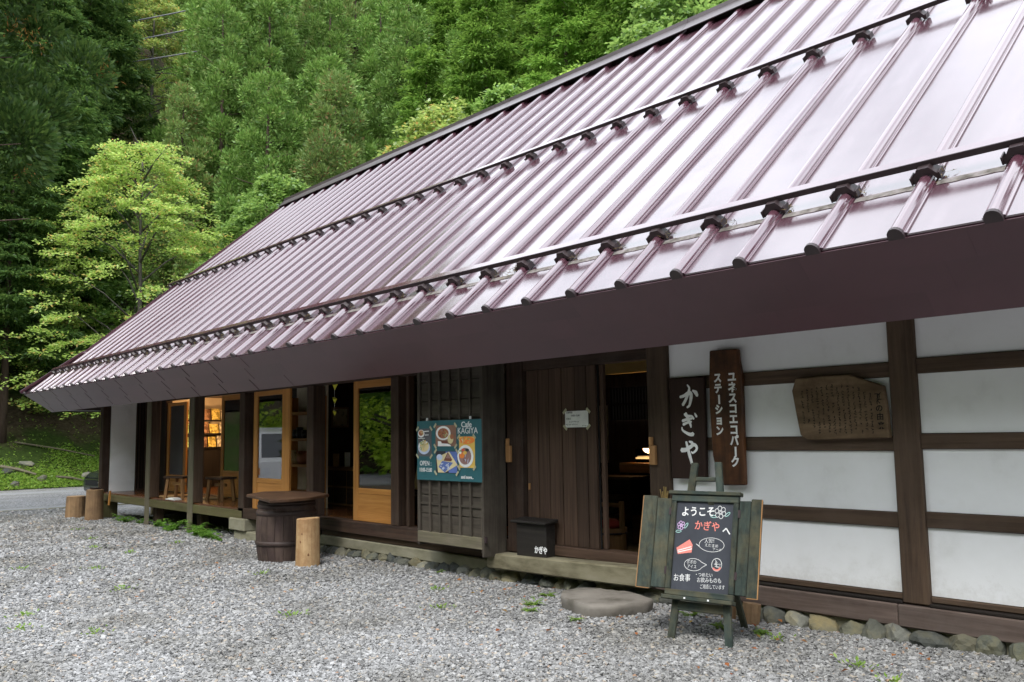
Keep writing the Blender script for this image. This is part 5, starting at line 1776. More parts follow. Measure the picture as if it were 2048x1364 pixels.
def gravel_nodes():
    ng = bpy.data.node_groups.new("gravel_scatter", 'GeometryNodeTree')
    ng.interface.new_socket("Geometry", in_out='INPUT', socket_type='NodeSocketGeometry')
    ng.interface.new_socket("Geometry", in_out='OUTPUT', socket_type='NodeSocketGeometry')
    n, L = ng.nodes.new, ng.links.new
    gi, go = n("NodeGroupInput"), n("NodeGroupOutput")
    at = n("GeometryNodeInputNamedAttribute"); at.data_type = 'FLOAT'; at.inputs["Name"].default_value = "dens"
    di = n("GeometryNodeDistributePointsOnFaces"); di.distribute_method = 'RANDOM'
    L(gi.outputs[0], di.inputs["Mesh"])
    L(at.outputs["Attribute"], di.inputs["Density"])
    join = n("GeometryNodeGeometryToInstance")
    for k in range(4):
        ico = n("GeometryNodeMeshIcoSphere"); ico.inputs["Radius"].default_value = 0.0102; ico.inputs["Subdivisions"].default_value = 1 if k else 2
        sp = n("GeometryNodeSetPosition")
        nz = n("ShaderNodeTexNoise"); nz.inputs["Scale"].default_value = 38 + 9 * k; nz.inputs["Detail"].default_value = 1
        va = n("ShaderNodeVectorMath"); va.operation = 'ADD'; va.inputs[1].default_value = (3.1 * k, 1.7 * k, 9 * k)
        ps = n("GeometryNodeInputPosition")
        L(ps.outputs[0], va.inputs[0]); L(va.outputs[0], nz.inputs["Vector"])
        sb = n("ShaderNodeVectorMath"); sb.operation = 'SUBTRACT'; sb.inputs[1].default_value = (.5, .5, .5)
        L(nz.outputs["Color"], sb.inputs[0])
        sc = n("ShaderNodeVectorMath"); sc.operation = 'SCALE'; sc.inputs["Scale"].default_value = 0.030
        L(sb.outputs[0], sc.inputs[0])
        L(ico.outputs["Mesh"], sp.inputs["Geometry"]); L(sc.outputs[0], sp.inputs["Offset"])
        tr = n("GeometryNodeTransform"); tr.inputs["Scale"].default_value = ((1.25, .85, .55), (1.0, 1.0, .5), (1.4, .75, .5), (1.1, .8, .75))[k]
        L(sp.outputs[0], tr.inputs["Geometry"])
        sm = n("GeometryNodeSetMaterial"); sm.inputs["Material"].default_value = gp
        L(tr.outputs[0], sm.inputs["Geometry"])
        L(sm.outputs[0], join.inputs[0])
    io = n("GeometryNodeInstanceOnPoints")
    L(di.outputs["Points"], io.inputs["Points"])
    L(join.outputs[0], io.inputs["Instance"])
    io.inputs["Pick Instance"].default_value = True
    rv = n("FunctionNodeRandomValue"); rv.data_type = 'FLOAT_VECTOR'
    rv.inputs[0].default_value = (-0.45, -0.45, 0); rv.inputs[1].default_value = (0.45, 0.45, 6.28)
    L(rv.outputs[0], io.inputs["Rotation"])
    rsv = n("FunctionNodeRandomValue"); rsv.data_type = 'FLOAT'
    rsv.inputs[2].default_value = 0.0; rsv.inputs[3].default_value = 1.0; rsv.inputs["Seed"].default_value = 5
    pw = n("ShaderNodeMath"); pw.operation = 'POWER'; pw.inputs[1].default_value = 2.2
    L(rsv.outputs[1], pw.inputs[0])
    mr = n("ShaderNodeMapRange"); mr.inputs[3].default_value = 0.45; mr.inputs[4].default_value = 1.65
    L(pw.outputs[0], mr.inputs[0])
    far = n("GeometryNodeInputNamedAttribute"); far.data_type = 'FLOAT'; far.inputs["Name"].default_value = "big"
    mu = n("ShaderNodeMath"); mu.operation = 'MULTIPLY'
    L(mr.outputs[0], mu.inputs[0]); L(far.outputs["Attribute"], mu.inputs[1])
    L(mu.outputs[0], io.inputs["Scale"])
    L(io.outputs[0], go.inputs[0])
    return ng


step = 0.5
gx, gy = np.arange(-23.2, 1.0, step), np.arange(0.5, 6.9, step)
X, Y = np.meshgrid(gx, gy)
V, Q, D, B = [], [], [], []
for x in gx[:-1]:
    for y in gy[:-1]:
        cx, cy = x + step / 2, y + step / 2
        az = math.atan2(cx, cy)
        dist = math.hypot(cx, cy)
        if az < yaw - R(33) or az > yaw + R(34) or dist < 2.2: continue
        if cy > 5.78 and cx > -12.5: continue
        if cy > 6.4 and cx > -19.2: continue
        i = len(V)
        for (px, py) in ((x, y), (x + step, y), (x + step, y + step), (x, y + step)):
            py = min(py, 5.76) if cx > -12.5 else py
            V.append((px, py, 0.0113 * max(px, -22) + 0.008 * math.sin(px * 1.7 + py * .6) * math.cos(py * 1.3) + 0.0015))
        Q.append((i, i + 1, i + 2, i + 3))
        den = 5400 if dist < 6.5 else (3200 if dist < 9 else (1250 if dist < 13 else 560))
        if 4.7 < cy and cx > -7.5: den *= 0.8
        D.append(den)
        B.append(1.0 if dist < 6.5 else (1.15 if dist < 9 else (1.4 if dist < 13 else 1.9)))
me = mesh_np("gravel", np.array(V), np.array(Q), [gp])
a = me.attributes.new("dens", 'FLOAT', 'FACE'); a.data.foreach_set("value", D)
a = me.attributes.new("big", 'FLOAT', 'FACE'); a.data.foreach_set("value", B)
gr = bpy.data.objects.new("gravel", me)
col.objects.link(gr)
gr["kind"] = "stuff"
gr["label"] = "loose grey and white crushed gravel covering the yard"
gmod = gr.modifiers.new("scatter", 'NODES')
gmod.node_group = gravel_nodes()

# ================================================================= TREES
def unit(v):
    return v / np.maximum(np.linalg.norm(v, axis=-1, keepdims=True), 1e-9)


def leaves_mesh(name, C, Dv, Nn, Lh, Wd, mats, mi=None, bend=0.0):
    """Leaf-shaped quads: C base points, Dv long axis, Nn facing, half sizes."""
    Dv = unit(Dv)
    S = unit(np.cross(Dv, Nn))
    Nn = np.cross(S, Dv)
    Lh, Wd = Lh[:, None], Wd[:, None]
    p0 = C
    p1 = C + Dv * Lh * 0.45 + S * Wd + Nn * Lh * bend
    p2 = C + Dv * Lh
    p3 = C + Dv * Lh * 0.45 - S * Wd + Nn * Lh * bend
    V = np.stack([p0, p1, p2, p3], 1).reshape(-1, 3)
    Q = np.arange(len(V)).reshape(-1, 4)
    return mesh_np(name, V, Q, mats, mi)


def trunk_mesh(name, h, r, mat, limbs=(), lean=0.0, n=9):
    b = MB()
    k = 8
    b.tube([(lean * h * (i / k) ** 2 + 0.06 * math.sin(i * 1.7) * r * 4, 0.05 * math.cos(i * 1.3) * r * 4, -0.5 + (h + 0.5) * i / k) for i in range(k + 1)], [r * (1.25 if i == 0 else 1) * (1 - 0.88 * i / k) + 0.012 for i in range(k + 1)], n)
    for (z, az, ln, up, rr) in limbs:
        ca, sa = math.cos(az), math.sin(az)
        b.tube([(lean * h * (z / h) ** 2, 0, z), (ca * ln * .5 + lean * z * z / h, sa * ln * .5, z + up * .6), (ca * ln + lean * z * z / h, sa * ln, z + up)], [rr, rr * .6, rr * .15], 5)
    me = bpy.data.meshes.new(name)
    me.from_pydata([Vector(p) for p in b.v], [], b.f)
    me.materials.append(mat)
    me.polygons.foreach_set("use_smooth", [True] * len(me.polygons))
    me.update()
    return me


bark = wood("conifer_bark", (0.035, 0.022, 0.016), (0.10, 0.068, 0.05), "z", grain=5, bump=0.6)
bark2 = wood("grey_bark", (0.06, 0.055, 0.045), (0.15, 0.135, 0.115), "z", grain=4, bump=0.4)
LM = {
    "sugi": leaf_mat("cedar_needles", [(0.0, (0.085, 0.170, 0.030)), (0.5, (0.15, 0.275, 0.055)), (0.85, (0.22, 0.36, 0.085)), (1.0, (0.22, 0.26, 0.08))], 0.22),
    "sugi2": leaf_mat("yellowish_cedar_needles", [(0.0, (0.095, 0.16, 0.042)), (0.5, (0.15, 0.235, 0.06)), (0.88, (0.20, 0.27, 0.08)), (0.95, (0.25, 0.16, 0.065)), (1.0, (0.20, 0.12, 0.055))], 0.22),
    "hinoki": leaf_mat("cypress_sprays", [(0.0, (0.080, 0.18, 0.022)), (0.5, (0.14, 0.275, 0.038)), (1.0, (0.22, 0.37, 0.065))], 0.28),
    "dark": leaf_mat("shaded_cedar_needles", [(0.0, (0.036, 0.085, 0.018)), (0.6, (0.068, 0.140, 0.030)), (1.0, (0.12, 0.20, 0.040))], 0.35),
    "broad": leaf_mat("broad_leaves", [(0.0, (0.085, 0.175, 0.034)), (0.5, (0.150, 0.265, 0.055)), (1.0, (0.22, 0.34, 0.08))], 0.45, 0.08),
    "yellow": leaf_mat("yellow_green_leaves", [(0.0, (0.17, 0.265, 0.050)), (0.55, (0.25, 0.36, 0.080)), (0.86, (0.33, 0.42, 0.11)), (0.93, (0.42, 0.34, 0.07)), (1.0, (0.42, 0.27, 0.07))], 0.5, 0.07),
    "hero": leaf_mat("pale_green_yellow_leaves", [(0.0, (0.17, 0.28, 0.045)), (0.6, (0.25, 0.37, 0.08)), (0.88, (0.34, 0.44, 0.13)), (0.94, (0.46, 0.37, 0.10)), (1.0, (0.40, 0.27, 0.07))], 0.5, 0.04),
    "maple": leaf_mat("bright_maple_leaves", [(0.0, (0.24, 0.38, 0.03)), (0.6, (0.36, 0.52, 0.05)), (1.0, (0.45, 0.58, 0.08))], 0.5, 0.03),
    "lime": leaf_mat("fresh_green_leaves", [(0.0, (0.14, 0.25, 0.035)), (0.6, (0.21, 0.34, 0.06)), (1.0, (0.28, 0.40, 0.09))], 0.5, 0.07),
    "dead": leaf_mat("orange_dead_needles", [(0.0, (0.22, 0.10, 0.02)), (1.0, (0.44, 0.23, 0.05))], 0.3),
    "herb": leaf_mat("ground_herbs", [(0.0, (0.10, 0.19, 0.028)), (0.6, (0.17, 0.29, 0.045)), (1.0, (0.25, 0.36, 0.07))], 0.4),
    "fern": leaf_mat("fern_fronds", [(0.0, (0.07, 0.17, 0.02)), (0.6, (0.12, 0.25, 0.04)), (1.0, (0.17, 0.31, 0.05))], 0.42),
}


def conifer_crown(name, seed, h, z0, Rm, mat, kind="sugi", per=230, dens=1.0, powr=0.75, fine=1.0, step=None):
    """Tufts at the ends of whorled branches: rounded and upturned for cedar, flat and drooping for cypress."""
    g = np.random.RandomState(seed)
    C, Dd, Nn, Lh, Wd = [], [], [], [], []
    z = z0
    step = step or (1.0 if kind == "sugi" else 0.62)
    while z < h:
        u = (z - z0) / (h - z0)
        Rz = Rm * (1 - u) ** powr * g.uniform(.82, 1.12) + 0.2
        nb = max(3, int(((4.6 if kind == "sugi" else 5.2) * (Rz / Rm) + 1.8) * dens))
        a0 = g.uniform(0, 6.28)
        for k in range(nb):
            a = a0 + 2 * math.pi * (k + g.uniform(-.35, .35)) / nb
            br = Rz * g.uniform(.68, 1.16)
            for f in (1.0, .62, .3):
                if br * f < 0.25 and f < 1: continue
                r = (0.42 + 0.34 * g.rand() + 0.24 * Rz / Rm) * (1.0 if f == 1 else .85)
                if kind != "sugi": r *= 0.9
                droop = (-0.12 if kind == "sugi" else -0.30) * br * f
                c = np.array([math.cos(a) * br * f, math.sin(a) * br * f, z + droop + (0.34 * br * f * f if kind == "sugi" else 0.05 * br) + g.uniform(-.22, .22)])
                n = int(per * (r / .6) ** 1.6 * (1.0 if f == 1 else (.55 if f > .5 else .22)))
                d = g.normal(size=(n, 3))
                out = np.array([math.cos(a), math.sin(a), 0.0])
                if kind == "sugi":
                    d = unit(unit(d) + out * 0.45 + np.array([0, 0, 0.50]))
                    st = g.uniform(.55, .95, n)[:, None] * (1 + .16 * np.sin(d[:, :1] * 7 + k) * np.cos(d[:, 1:2] * 7))
                    p = c + d * st * r * np.array([1, 1, .9])
                    C.append(p); Dd.append(d + g.normal(scale=.28, size=(n, 3)) + np.array([0, 0, .22]))
                    Nn.append(g.normal(size=(n, 3)) + d * .6)
                    Lh.append(g.uniform(.14, .30, n) * fine); Wd.append(g.uniform(.030, .058, n) * fine)
                else:
                    d = unit(d * np.array([1, 1, .35]) + out * 0.7)
                    st = g.uniform(.05, 1.0, n)[:, None]
                    p = c + d * st * r * np.array([1.25, 1.25, .5])
                    C.append(p); Dd.append(d + np.array([0, 0, -.28]) + g.normal(scale=.22, size=(n, 3)))
                    Nn.append(np.array([0, 0, 1.0]) + g.normal(scale=.5, size=(n, 3)))
                    Lh.append(g.uniform(.16, .34, n) * fine); Wd.append(g.uniform(.03, .06, n) * fine)
        z += step
    cat = np.concatenate
    return leaves_mesh(name, cat(C), cat(Dd), cat(Nn), cat(Lh), cat(Wd), [mat] if mat else [], bend=0.08)


def broad_crown(name, seed, h, z0, Rm, mat, nspray=240, per=150, leaf=0.15, layered=0.25, tilt=0.25, prof=0.6, squash=1.0, cx=0.0, ln=(.55, 1.15), wild=0.12, low=.85):
    """Leaf sprays on the tips of limbs, laid out in loose shelves."""
    g = np.random.RandomState(seed)
    C, Dd, Nn, Lh, Wd = [], [], [], [], []
    for s in range(nspray):
        u = g.rand() ** low
        zz = z0 + (h - z0) * u
        w = (math.sin(math.pi * min(1, (u * .92 + .08)) ** prof)) ** 0.75 if prof > 0 else min(1.0 * (1 - u) ** .85 + .04, .70 + u * 2.4)
        Rz = Rm * max(.12, w) * g.uniform(.8, 1.12)
        a = g.uniform(0, 2 * math.pi)
        rr = Rz * g.uniform(.25, 1.0) ** 0.55
        c = np.array([math.cos(a) * rr + cx * u, math.sin(a) * rr * squash, zz + 0.12 * rr])
        out = np.array([math.cos(a), math.sin(a), -tilt + g.normal() * wild])
        n = int(per * g.uniform(.6, 1.3))
        ln_ = g.uniform(*ln)
        t = g.rand(n)
        lat = g.normal(scale=.26, size=n) * (1.15 - t)
        side = np.array([-math.sin(a), math.cos(a), 0])
        p = c + np.outer(t * ln_, out) + np.outer(lat, side) + np.stack([g.normal(scale=.05, size=n), g.normal(scale=.05, size=n), g.normal(scale=layered * .35, size=n) - .25 * t * t], -1)
        C.append(p)
        Dd.append(out * .8 + np.outer(np.sign(lat), side) * .8 + g.normal(scale=.45, size=(n, 3)))
        Nn.append(np.array([0, 0, 1.0]) + g.normal(scale=.42, size=(n, 3)))
        Lh.append(leaf * g.uniform(.7, 1.3, n)); Wd.append(leaf * g.uniform(.24, .36, n))
    cat = np.concatenate
    return leaves_mesh(name, cat(C), cat(Dd), cat(Nn), cat(Lh), cat(Wd), [mat], bend=0.06)


def limbs_for(seed, h, z0, Rm, n, up=0.6):
    r = random.Random(seed)
    o = []
    for _ in range(n):
        z = r.uniform(z0, h * .85)
        o.append((z, r.uniform(0, 6.28), Rm * (1 - .6 * (z - z0) / (h - z0)) * r.uniform(.6, .95), up * r.uniform(.3, 1.2), 0.05))
    return o


def make_tree(name, trunk_me, crown_me, loc, rz=0.0, sc=1.0, label=None, cat="tree", group=None, extra=None):
    t = bpy.data.objects.new(name, None)
    col.objects.link(t)
    t.location = loc
    t.rotation_euler = (0, 0, rz)
    t.scale = sc if isinstance(sc, tuple) else (sc,) * 3
    tag(t, label, cat, group)
    for nm, me in (("trunk", trunk_me), ("crown", crown_me)) + ((extra,) if extra else ()):
        o = bpy.data.objects.new(nm, me)
        col.objects.link(o)
        o.parent = t
        if nm != "trunk": o["kind"] = "stuff"
    return t


def hz(x, y):
    return float(hill_z(np.array(x, float), np.array(y, float)))


def base(x, y):
    return max(hz(x, y), -0.27 if x < -22 else 0.0113 * x) - 0.05


# prototypes (height, crown base, radius)
P = {}
for i, (kd, mt, h, z0, Rm, pw) in enumerate((("sugi", "sugi", 18, 3.0, 2.9, .75), ("sugi", "sugi", 21, 4.0, 2.7, .7), ("sugi", "sugi2", 17, 2.5, 3.0, .8), ("hinoki", "hinoki", 19, 3.5, 2.9, .7), ("hinoki", "hinoki", 22, 5.0, 2.6, .65), ("hinoki", "dark", 16, 5.0, 2.6, .7))):
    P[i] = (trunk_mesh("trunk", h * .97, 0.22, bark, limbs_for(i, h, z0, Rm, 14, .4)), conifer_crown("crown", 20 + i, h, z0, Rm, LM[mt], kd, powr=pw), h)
P["broad"] = (trunk_mesh("trunk", 11, 0.2, bark2, limbs_for(31, 12, 3, 3.6, 22, 1.0)), broad_crown("crown", 31, 12.5, 2.5, 3.7, LM["broad"], 230, 130, 0.19), 12.5)
P["yellow"] = (trunk_mesh("trunk", 12, 0.2, bark2, limbs_for(32, 13, 3, 3.6, 22, 1.0)), broad_crown("crown", 32, 13.5, 3, 3.9, LM["yellow"], 210, 130, 0.17, tilt=.35), 13.5)
P["lime"] = (trunk_mesh("trunk", 12, 0.2, bark2, limbs_for(33, 13, 3, 3.6, 22, 1.0)), broad_crown("crown", 33, 14, 4, 4.2, LM["lime"], 230, 130, 0.18), 14)

# the bright tree at the corner of the house
hx, hy = -36.0, 12.0
hero_t = trunk_mesh("trunk", 11.2, 0.15, bark2, [(2.5 + k * .42, k * 2.4, 3.4 - k * .11, 2.3 - .05 * k, .05) for k in range(24)])
hero_c = broad_crown("crown", 5, 12.7, 1.8, 5.6, LM["hero"], 430, 100, 0.135, layered=.15, tilt=.03, prof=0, ln=(.8, 1.8), wild=.17, low=1.2)
make_tree("deciduous_tree", hero_t, hero_c, (hx, hy, base(hx, hy)), 0.4, 1.0, "bright yellow green layered deciduous tree rising behind the left end of roof")

# the big dark cedar leaning in from the left edge
nc_t = trunk_mesh("trunk", 25, 0.42, bark, limbs_for(77, 22, 6, 4.6, 34, -.4))
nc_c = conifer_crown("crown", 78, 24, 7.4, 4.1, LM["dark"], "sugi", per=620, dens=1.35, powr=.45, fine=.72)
g = np.random.RandomState(5)
n = 1500
cc = np.stack([g.uniform(-4.4, 4.6, 34), g.uniform(-4.4, 4.4, 34), g.uniform(8.5, 16, 34)], -1)
ci = g.randint(0, 34, n)
pp = cc[ci] + g.normal(scale=.16, size=(n, 3))
nc_d = leaves_mesh("dead_needles", pp, g.normal(size=(n, 3)) + np.array([.3, 0, -.6]), g.normal(size=(n, 3)), g.uniform(.10, .20, n), g.uniform(.006, .012, n), [LM["dead"]])
make_tree("cedar_tree", nc_t, nc_c, (-22.3, 1.9, -0.3), 0.0, 1.0, "big dark overhanging cedar at the left edge with orange dead sprays", extra=("dead_needles", nc_d))

# ---- named neighbours: (prototype, x, y, scale, label)
named = [
    (0, -38.5, 18.6, 0.98, "pale blue green rounded cedar standing in front of the cedar stand"),
    (2, -33.5, 18.8, 0.86, "yellowish cedar with brown dead tips near the roof edge"),
    ("broad", -32.8, 16.3, 0.98, "mid green broadleaf tree just behind the left roof edge"),
    ("yellow", -27.2, 20.8, 1.10, "yellowing broadleaf tree reaching over the middle of the ridge"),
    ("broad", -25.6, 23.2, 1.18, "olive green broadleaf tree right of the yellowing tree behind ridge"),
    ("lime", -21.0, 22.6, 1.02, "fresh green leafy tree hanging over the ridge towards the right"),
    ("broad", -18.2, 24.6, 1.30, "leafy tree with yellow tips behind the top right of ridge"),
    ("yellow", -60.5, 20.6, 1.05, "yellow green tree far back in the gap under the power lines"),
]
for pid, x, y, s, lab in named:
    t, c, h = P[pid]
    make_tree({0: "cedar_tree", 2: "cedar_tree"}.get(pid, "broadleaf_tree"), t, c, (x, y, base(x, y)), rnd.uniform(0, 6), s, lab)
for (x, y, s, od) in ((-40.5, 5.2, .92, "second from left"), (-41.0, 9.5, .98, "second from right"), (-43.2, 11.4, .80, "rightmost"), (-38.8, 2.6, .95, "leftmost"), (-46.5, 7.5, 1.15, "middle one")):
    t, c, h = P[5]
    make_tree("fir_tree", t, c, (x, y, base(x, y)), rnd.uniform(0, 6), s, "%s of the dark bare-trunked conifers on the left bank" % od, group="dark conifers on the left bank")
stand = [(0, -44.5, 21.5, 1.12), (1, -46.5, 26.5, 1.05), (0, -40.5, 23.0, 1.05), (1, -39.5, 27.5, 1.08), (2, -37.0, 21.5, 1.05), (0, -47.5, 20.6, 1.0), (2, -43.0, 16.2, .78), (1, -52.0, 24.0, 1.1)]
ORD = ["leftmost", "second from left", "third from left", "fourth from left", "fifth from left", "fifth from right", "fourth from right", "third from right", "second from right", "rightmost"]
ords = lambda n: ORD[:(n + 1) // 2] + ORD[len(ORD) - n // 2:]
stand.sort(key=lambda q: math.atan2(q[1], q[2]))
for (k, x, y, s), od in zip(stand, ords(len(stand))):
    t, c, h = P[k]
    make_tree("cedar_tree", t, c, (x, y, base(x, y)), rnd.uniform(0, 6), s, "%s of the tall cedars in the stand above the roof's left half" % od, group="cedars above the left half of the roof")
stand = [(3, -35.0, 25.5, 1.0), (4, -32.0, 27.0, 1.0), (3, -36.5, 30.5, 1.05), (4, -29.0, 29.5, 1.0), (3, -31.0, 32.5, 1.05), (4, -26.0, 31.5, 1.05), (3, -23.0, 30.5, 1.0), (4, -20.0, 32.0, 1.05), (3, -27.5, 26.2, .8), (3, -17.5, 29.0, 1.0)]
stand.sort(key=lambda q: math.atan2(q[1], q[2]))
for (k, x, y, s), od in zip(stand, ords(len(stand))):
    t, c, h = P[k]
    make_tree("cypress_tree", t, c, (x, y, base(x, y)), rnd.uniform(0, 6), s, "%s of the deep green cypresses close behind the ridge" % od, group="cypresses behind the ridge")
# ---- the wooded slope behind
KIND = {0: "bushy blue green cedar", 1: "tall narrow cedar", 2: "yellowish cedar", 3: "drooping green cypress", 4: "tall green cypress", 5: "dark slender conifer"}
for row, dist in enumerate((50, 56, 63, 71, 80, 90, 102, 116)):
    na = int(0.96 * dist / 4.4)
    for k in range(na):
        az = R(-82) + R(54) * (k + rnd.uniform(.1, .9)) / na
        d = dist + rnd.uniform(-2.5, 2.5)
        x, y = d * math.sin(az), d * math.cos(az)
        if R(-74.2) < az < R(-68.6) and d < 92: continue           # the gap with the wires
        pid = rnd.choice((0, 1, 2, 0) if az < R(-58) else (3, 4, 3, 1, 4))
        if az < R(-72): pid = rnd.choice((5, 3, 5))
        t, c, h = P[pid]
        where = "far left of the roof" if az < R(-72) else ("above the left half of the roof" if az < R(-58) else "behind the ridge")
        lab = "%s on the %s slope, %s" % (KIND[pid], ("lower", "middle", "upper")[min(2, row // 3)], where)
        make_tree("forest_tree", t, c, (x, y, base(x, y)), rnd.uniform(0, 6), rnd.uniform(.9, 1.2) * (1 + .04 * row), lab, group=lab)
# dark thicket trunks on the left bank
for (x, y, s, wh_) in ((-37.2, 7.6, .75, "nearest the road"), (-44.0, 3.0, 1.0, "in the second line of trunks"), (-49, 11.5, .85, "behind the fallen branch"), (-51, 6.0, 1.1, "highest up at the left edge"), (-55, 10, 1.2, "up the bank behind the bright tree"), (-50, 9.0, 1.0, "half hidden by the bright tree"), (-53, 11, 1.0, "behind the bright tree's crown"), (-42.0, 0.6, 1.0, "beside the left frame edge")):
    t, c, h = P[5]
    make_tree("fir_tree", t, c, (x, y, base(x, y)), rnd.uniform(0, 6), s, "shaded conifer deep in the left thicket, " + wh_, group="conifers deep in the left thicket")

# understorey shrubs
sh_t = trunk_mesh("trunk", 2.2, 0.05, bark2, limbs_for(41, 2.4, .5, 1.2, 10, .4))
sh_c = broad_crown("crown", 41, 2.8, .3, 1.5, LM["broad"], 60, 90, 0.16, tilt=.2, prof=.8)
for (x, y, s, lab) in ((-41.0, 13.5, 1.6, "broad shrub behind the bright tree"), (-42.5, 8.4, 1.9, "tall shrub between the dark conifers"), (-45, 11, 2.1, "tall shaded shrub farther up the left bank"), (-44, 5, 2.0, "tall shaded shrub among left bank trunks")):
    make_tree("shrub", sh_t, sh_c, (x, y, base(x, y)), rnd.uniform(0, 6), s, lab, "shrub")

# a maple across the yard, whose green shows in the window glass
mp_t = trunk_mesh("trunk", 8.5, 0.24, bark2, limbs_for(51, 9, 1.6, 4, 22, .8))
mp_c = broad_crown("crown", 52, 9.5, 0.7, 4.4, LM["maple"], 420, 120, 0.19, tilt=.3)
make_tree("maple_tree", mp_t, mp_c, (-21.5, -3.2, -0.25), 0, 1.0, "green maple across the yard reflected in the window glass")

# ---- the wood and slope on the other side of the yard, behind the viewer (seen in the glass, and it shades the eaves)
def back_z(X, Y):
    d = -Y - 17
    return np.where(d > 0, 0.55 * d - 0.3 + 0.5 * np.sin(X * .2) * np.clip(d / 10, 0, 1), -0.8)


grid("far_slope", np.linspace(-120, 90, 60), np.linspace(-130, -16, 50), back_z, hm)
belt = [conifer_crown("belt", 90, 15, .8, 3.4, None, "hinoki", per=34, dens=.8, fine=2.1, step=.8), broad_crown("belt", 91, 12, .6, 4.0, None, 130, 45, 0.42, tilt=.3)]
VV, base_i = [], 0
for k in range(46):
    me = belt[k % 2]
    v = np.empty(len(me.vertices) * 3, np.float32); me.vertices.foreach_get("co", v); v = v.reshape(-1, 3)
    x = -46 + (k % 23) * 3.4 + rnd.uniform(-1, 1)
    y = (-13.5 if k < 23 else -21) + rnd.uniform(-1.8, 1.8)
    s_ = rnd.uniform(.85, 1.2)
    VV.append(v * s_ + np.array([x, y, float(back_z(np.array(x), np.array(y))) + .3 if y < -17 else -.2]))
VV = np.concatenate(VV)
me = mesh_np("tree_belt", VV, np.arange(len(VV)).reshape(-1, 4), [LM["hinoki"]])
o = bpy.data.objects.new("tree_belt", me); col.objects.link(o); o["kind"] = "stuff"; o["label"] = "wood on the other side of the yard reflected in the window glass"
for me in belt: bpy.data.meshes.remove(me)

# ---- bank herbs, rocks, ferns, weeds
g = np.random.RandomState(3)
n = 70000
bx = g.uniform(-39, -32.8, n); by = g.uniform(3.5, 17, n)
keep = (g.rand(n) < np.clip(1.5 - (-bx - 33.2) / 2.1 + (by - 8) * .16 + .5 * np.sin(bx * 2.1 + by * 1.3) * np.cos(by * 2.3), 0.03, 1))
bx, by = bx[keep], by[keep]
bz_ = hill_z(bx, by)
ok = bz_ > -0.4
bx, by, bz_ = bx[ok], by[ok], bz_[ok]
n = len(bx)
a = g.uniform(0, 6.28, n)
me = leaves_mesh("bank_herbs", np.stack([bx, by, bz_ + g.uniform(0, .05, n)], -1), np.stack([np.cos(a), np.sin(a), g.uniform(.1, .9, n)], -1), np.array([0, 0, 1.]) + g.normal(scale=.3, size=(n, 3)), g.uniform(.05, .13, n), g.uniform(.02, .05, n), [LM["herb"]])
o = bpy.data.objects.new("bank_herbs", me); col.objects.link(o); o["kind"] = "stuff"; o["label"] = "bright green herbs covering the foot of the bank"
bank = [(-33.9, 7.4), (-34.3, 8.3), (-33.6, 9.4), (-34.9, 6.6), (-33.7, 6.2), (-34.5, 9.9), (-35.6, 8.1), (-33.8, 10.3), (-35.0, 7.4), (-33.5, 5.4), (-36.2, 7.0), (-34.2, 5.9)]
BL = ["largest pale rock, low in the middle", "second rock up the bank near the thick branch", "rock beside the road edge under the bright tree", "rock left of the thick fallen branch", "rock low at the left", "rock right of the short fallen branch", "highest rock on the green slope", "rightmost rock by the black car", "rock touching the thick fallen branch", "rock nearest the left frame edge", "rock high on the left of the slope", "small rock second from the left frame edge"]
for k, (x, y) in enumerate(bank):
    o = bpy.data.objects.new("bank_rock", rocks[k % 8]); col.objects.link(o)
    o.location = (x, y, hz(x, y) + 0.03); o.scale = (rnd.uniform(1.2, 2.6), rnd.uniform(1.2, 2.4), rnd.uniform(.9, 1.7)); o.rotation_euler = (rnd.uniform(-.3, .3), rnd.uniform(-.3, .3), rnd.uniform(0, 3))
    tag(o, BL[k] + ", grassy bank", "rock", "rocks on the bank")
for (x0, y0, x1, y1, r, lab) in ((-35.2, 7.2, -34.6, 8.2, .07, "thick fallen branch lying on the grassy bank"), (-37.0, 8.0, -36.2, 10.6, .035, "long thin pale fallen branch higher on the bank"), (-34.4, 8.8, -34.0, 9.7, .05, "short fallen branch near the foot of the bank")):
    b = MB(); b.tube([(x0, y0, hz(x0, y0) + .08), ((x0 + x1) / 2, (y0 + y1) / 2, hz((x0 + x1) / 2, (y0 + y1) / 2) + .12), (x1, y1, hz(x1, y1) + .08)], [r, r * .9, r * .6], 7)
    o = b.build("fallen_branch", W("grey", "y"), None); tag(o, lab, "branch")


def fern(x, y, z, s, nf, lab, cat="fern", grp=None, mat="fern"):
    C, Dd, Nn, Lh, Wd = [], [], [], [], []
    for k in range(nf):
        a = rnd.uniform(0, 6.28); L_ = s * rnd.uniform(.6, 1.1); e = rnd.uniform(.5, 1.1)
        for q in range(14):
            t = (q + 1) / 14
            px = np.array([x + math.cos(a) * L_ * t * .85, y + math.sin(a) * L_ * t * .6, z + L_ * (e * t - .75 * t * t)])
            for sd in (-1, 1):
                C.append(px); Dd.append([math.cos(a) * .5 - sd * math.sin(a), math.sin(a) * .5 + sd * math.cos(a), -.1]); Nn.append([rnd.gauss(0, .3), rnd.gauss(0, .3), 1]); Lh.append(L_ * .24 * (1.1 - t)); Wd.append(L_ * .05 * (1.2 - t))
    A = lambda v: np.array(v, float)
    me = leaves_mesh(cat, A(C) - A([x, y, z]), A(Dd), A(Nn), A(Lh), A(Wd), [LM[mat]])
    o = bpy.data.objects.new(cat, me); col.objects.link(o); o.location = (x, y, z)
    tag(o, lab, cat, grp)
    return o


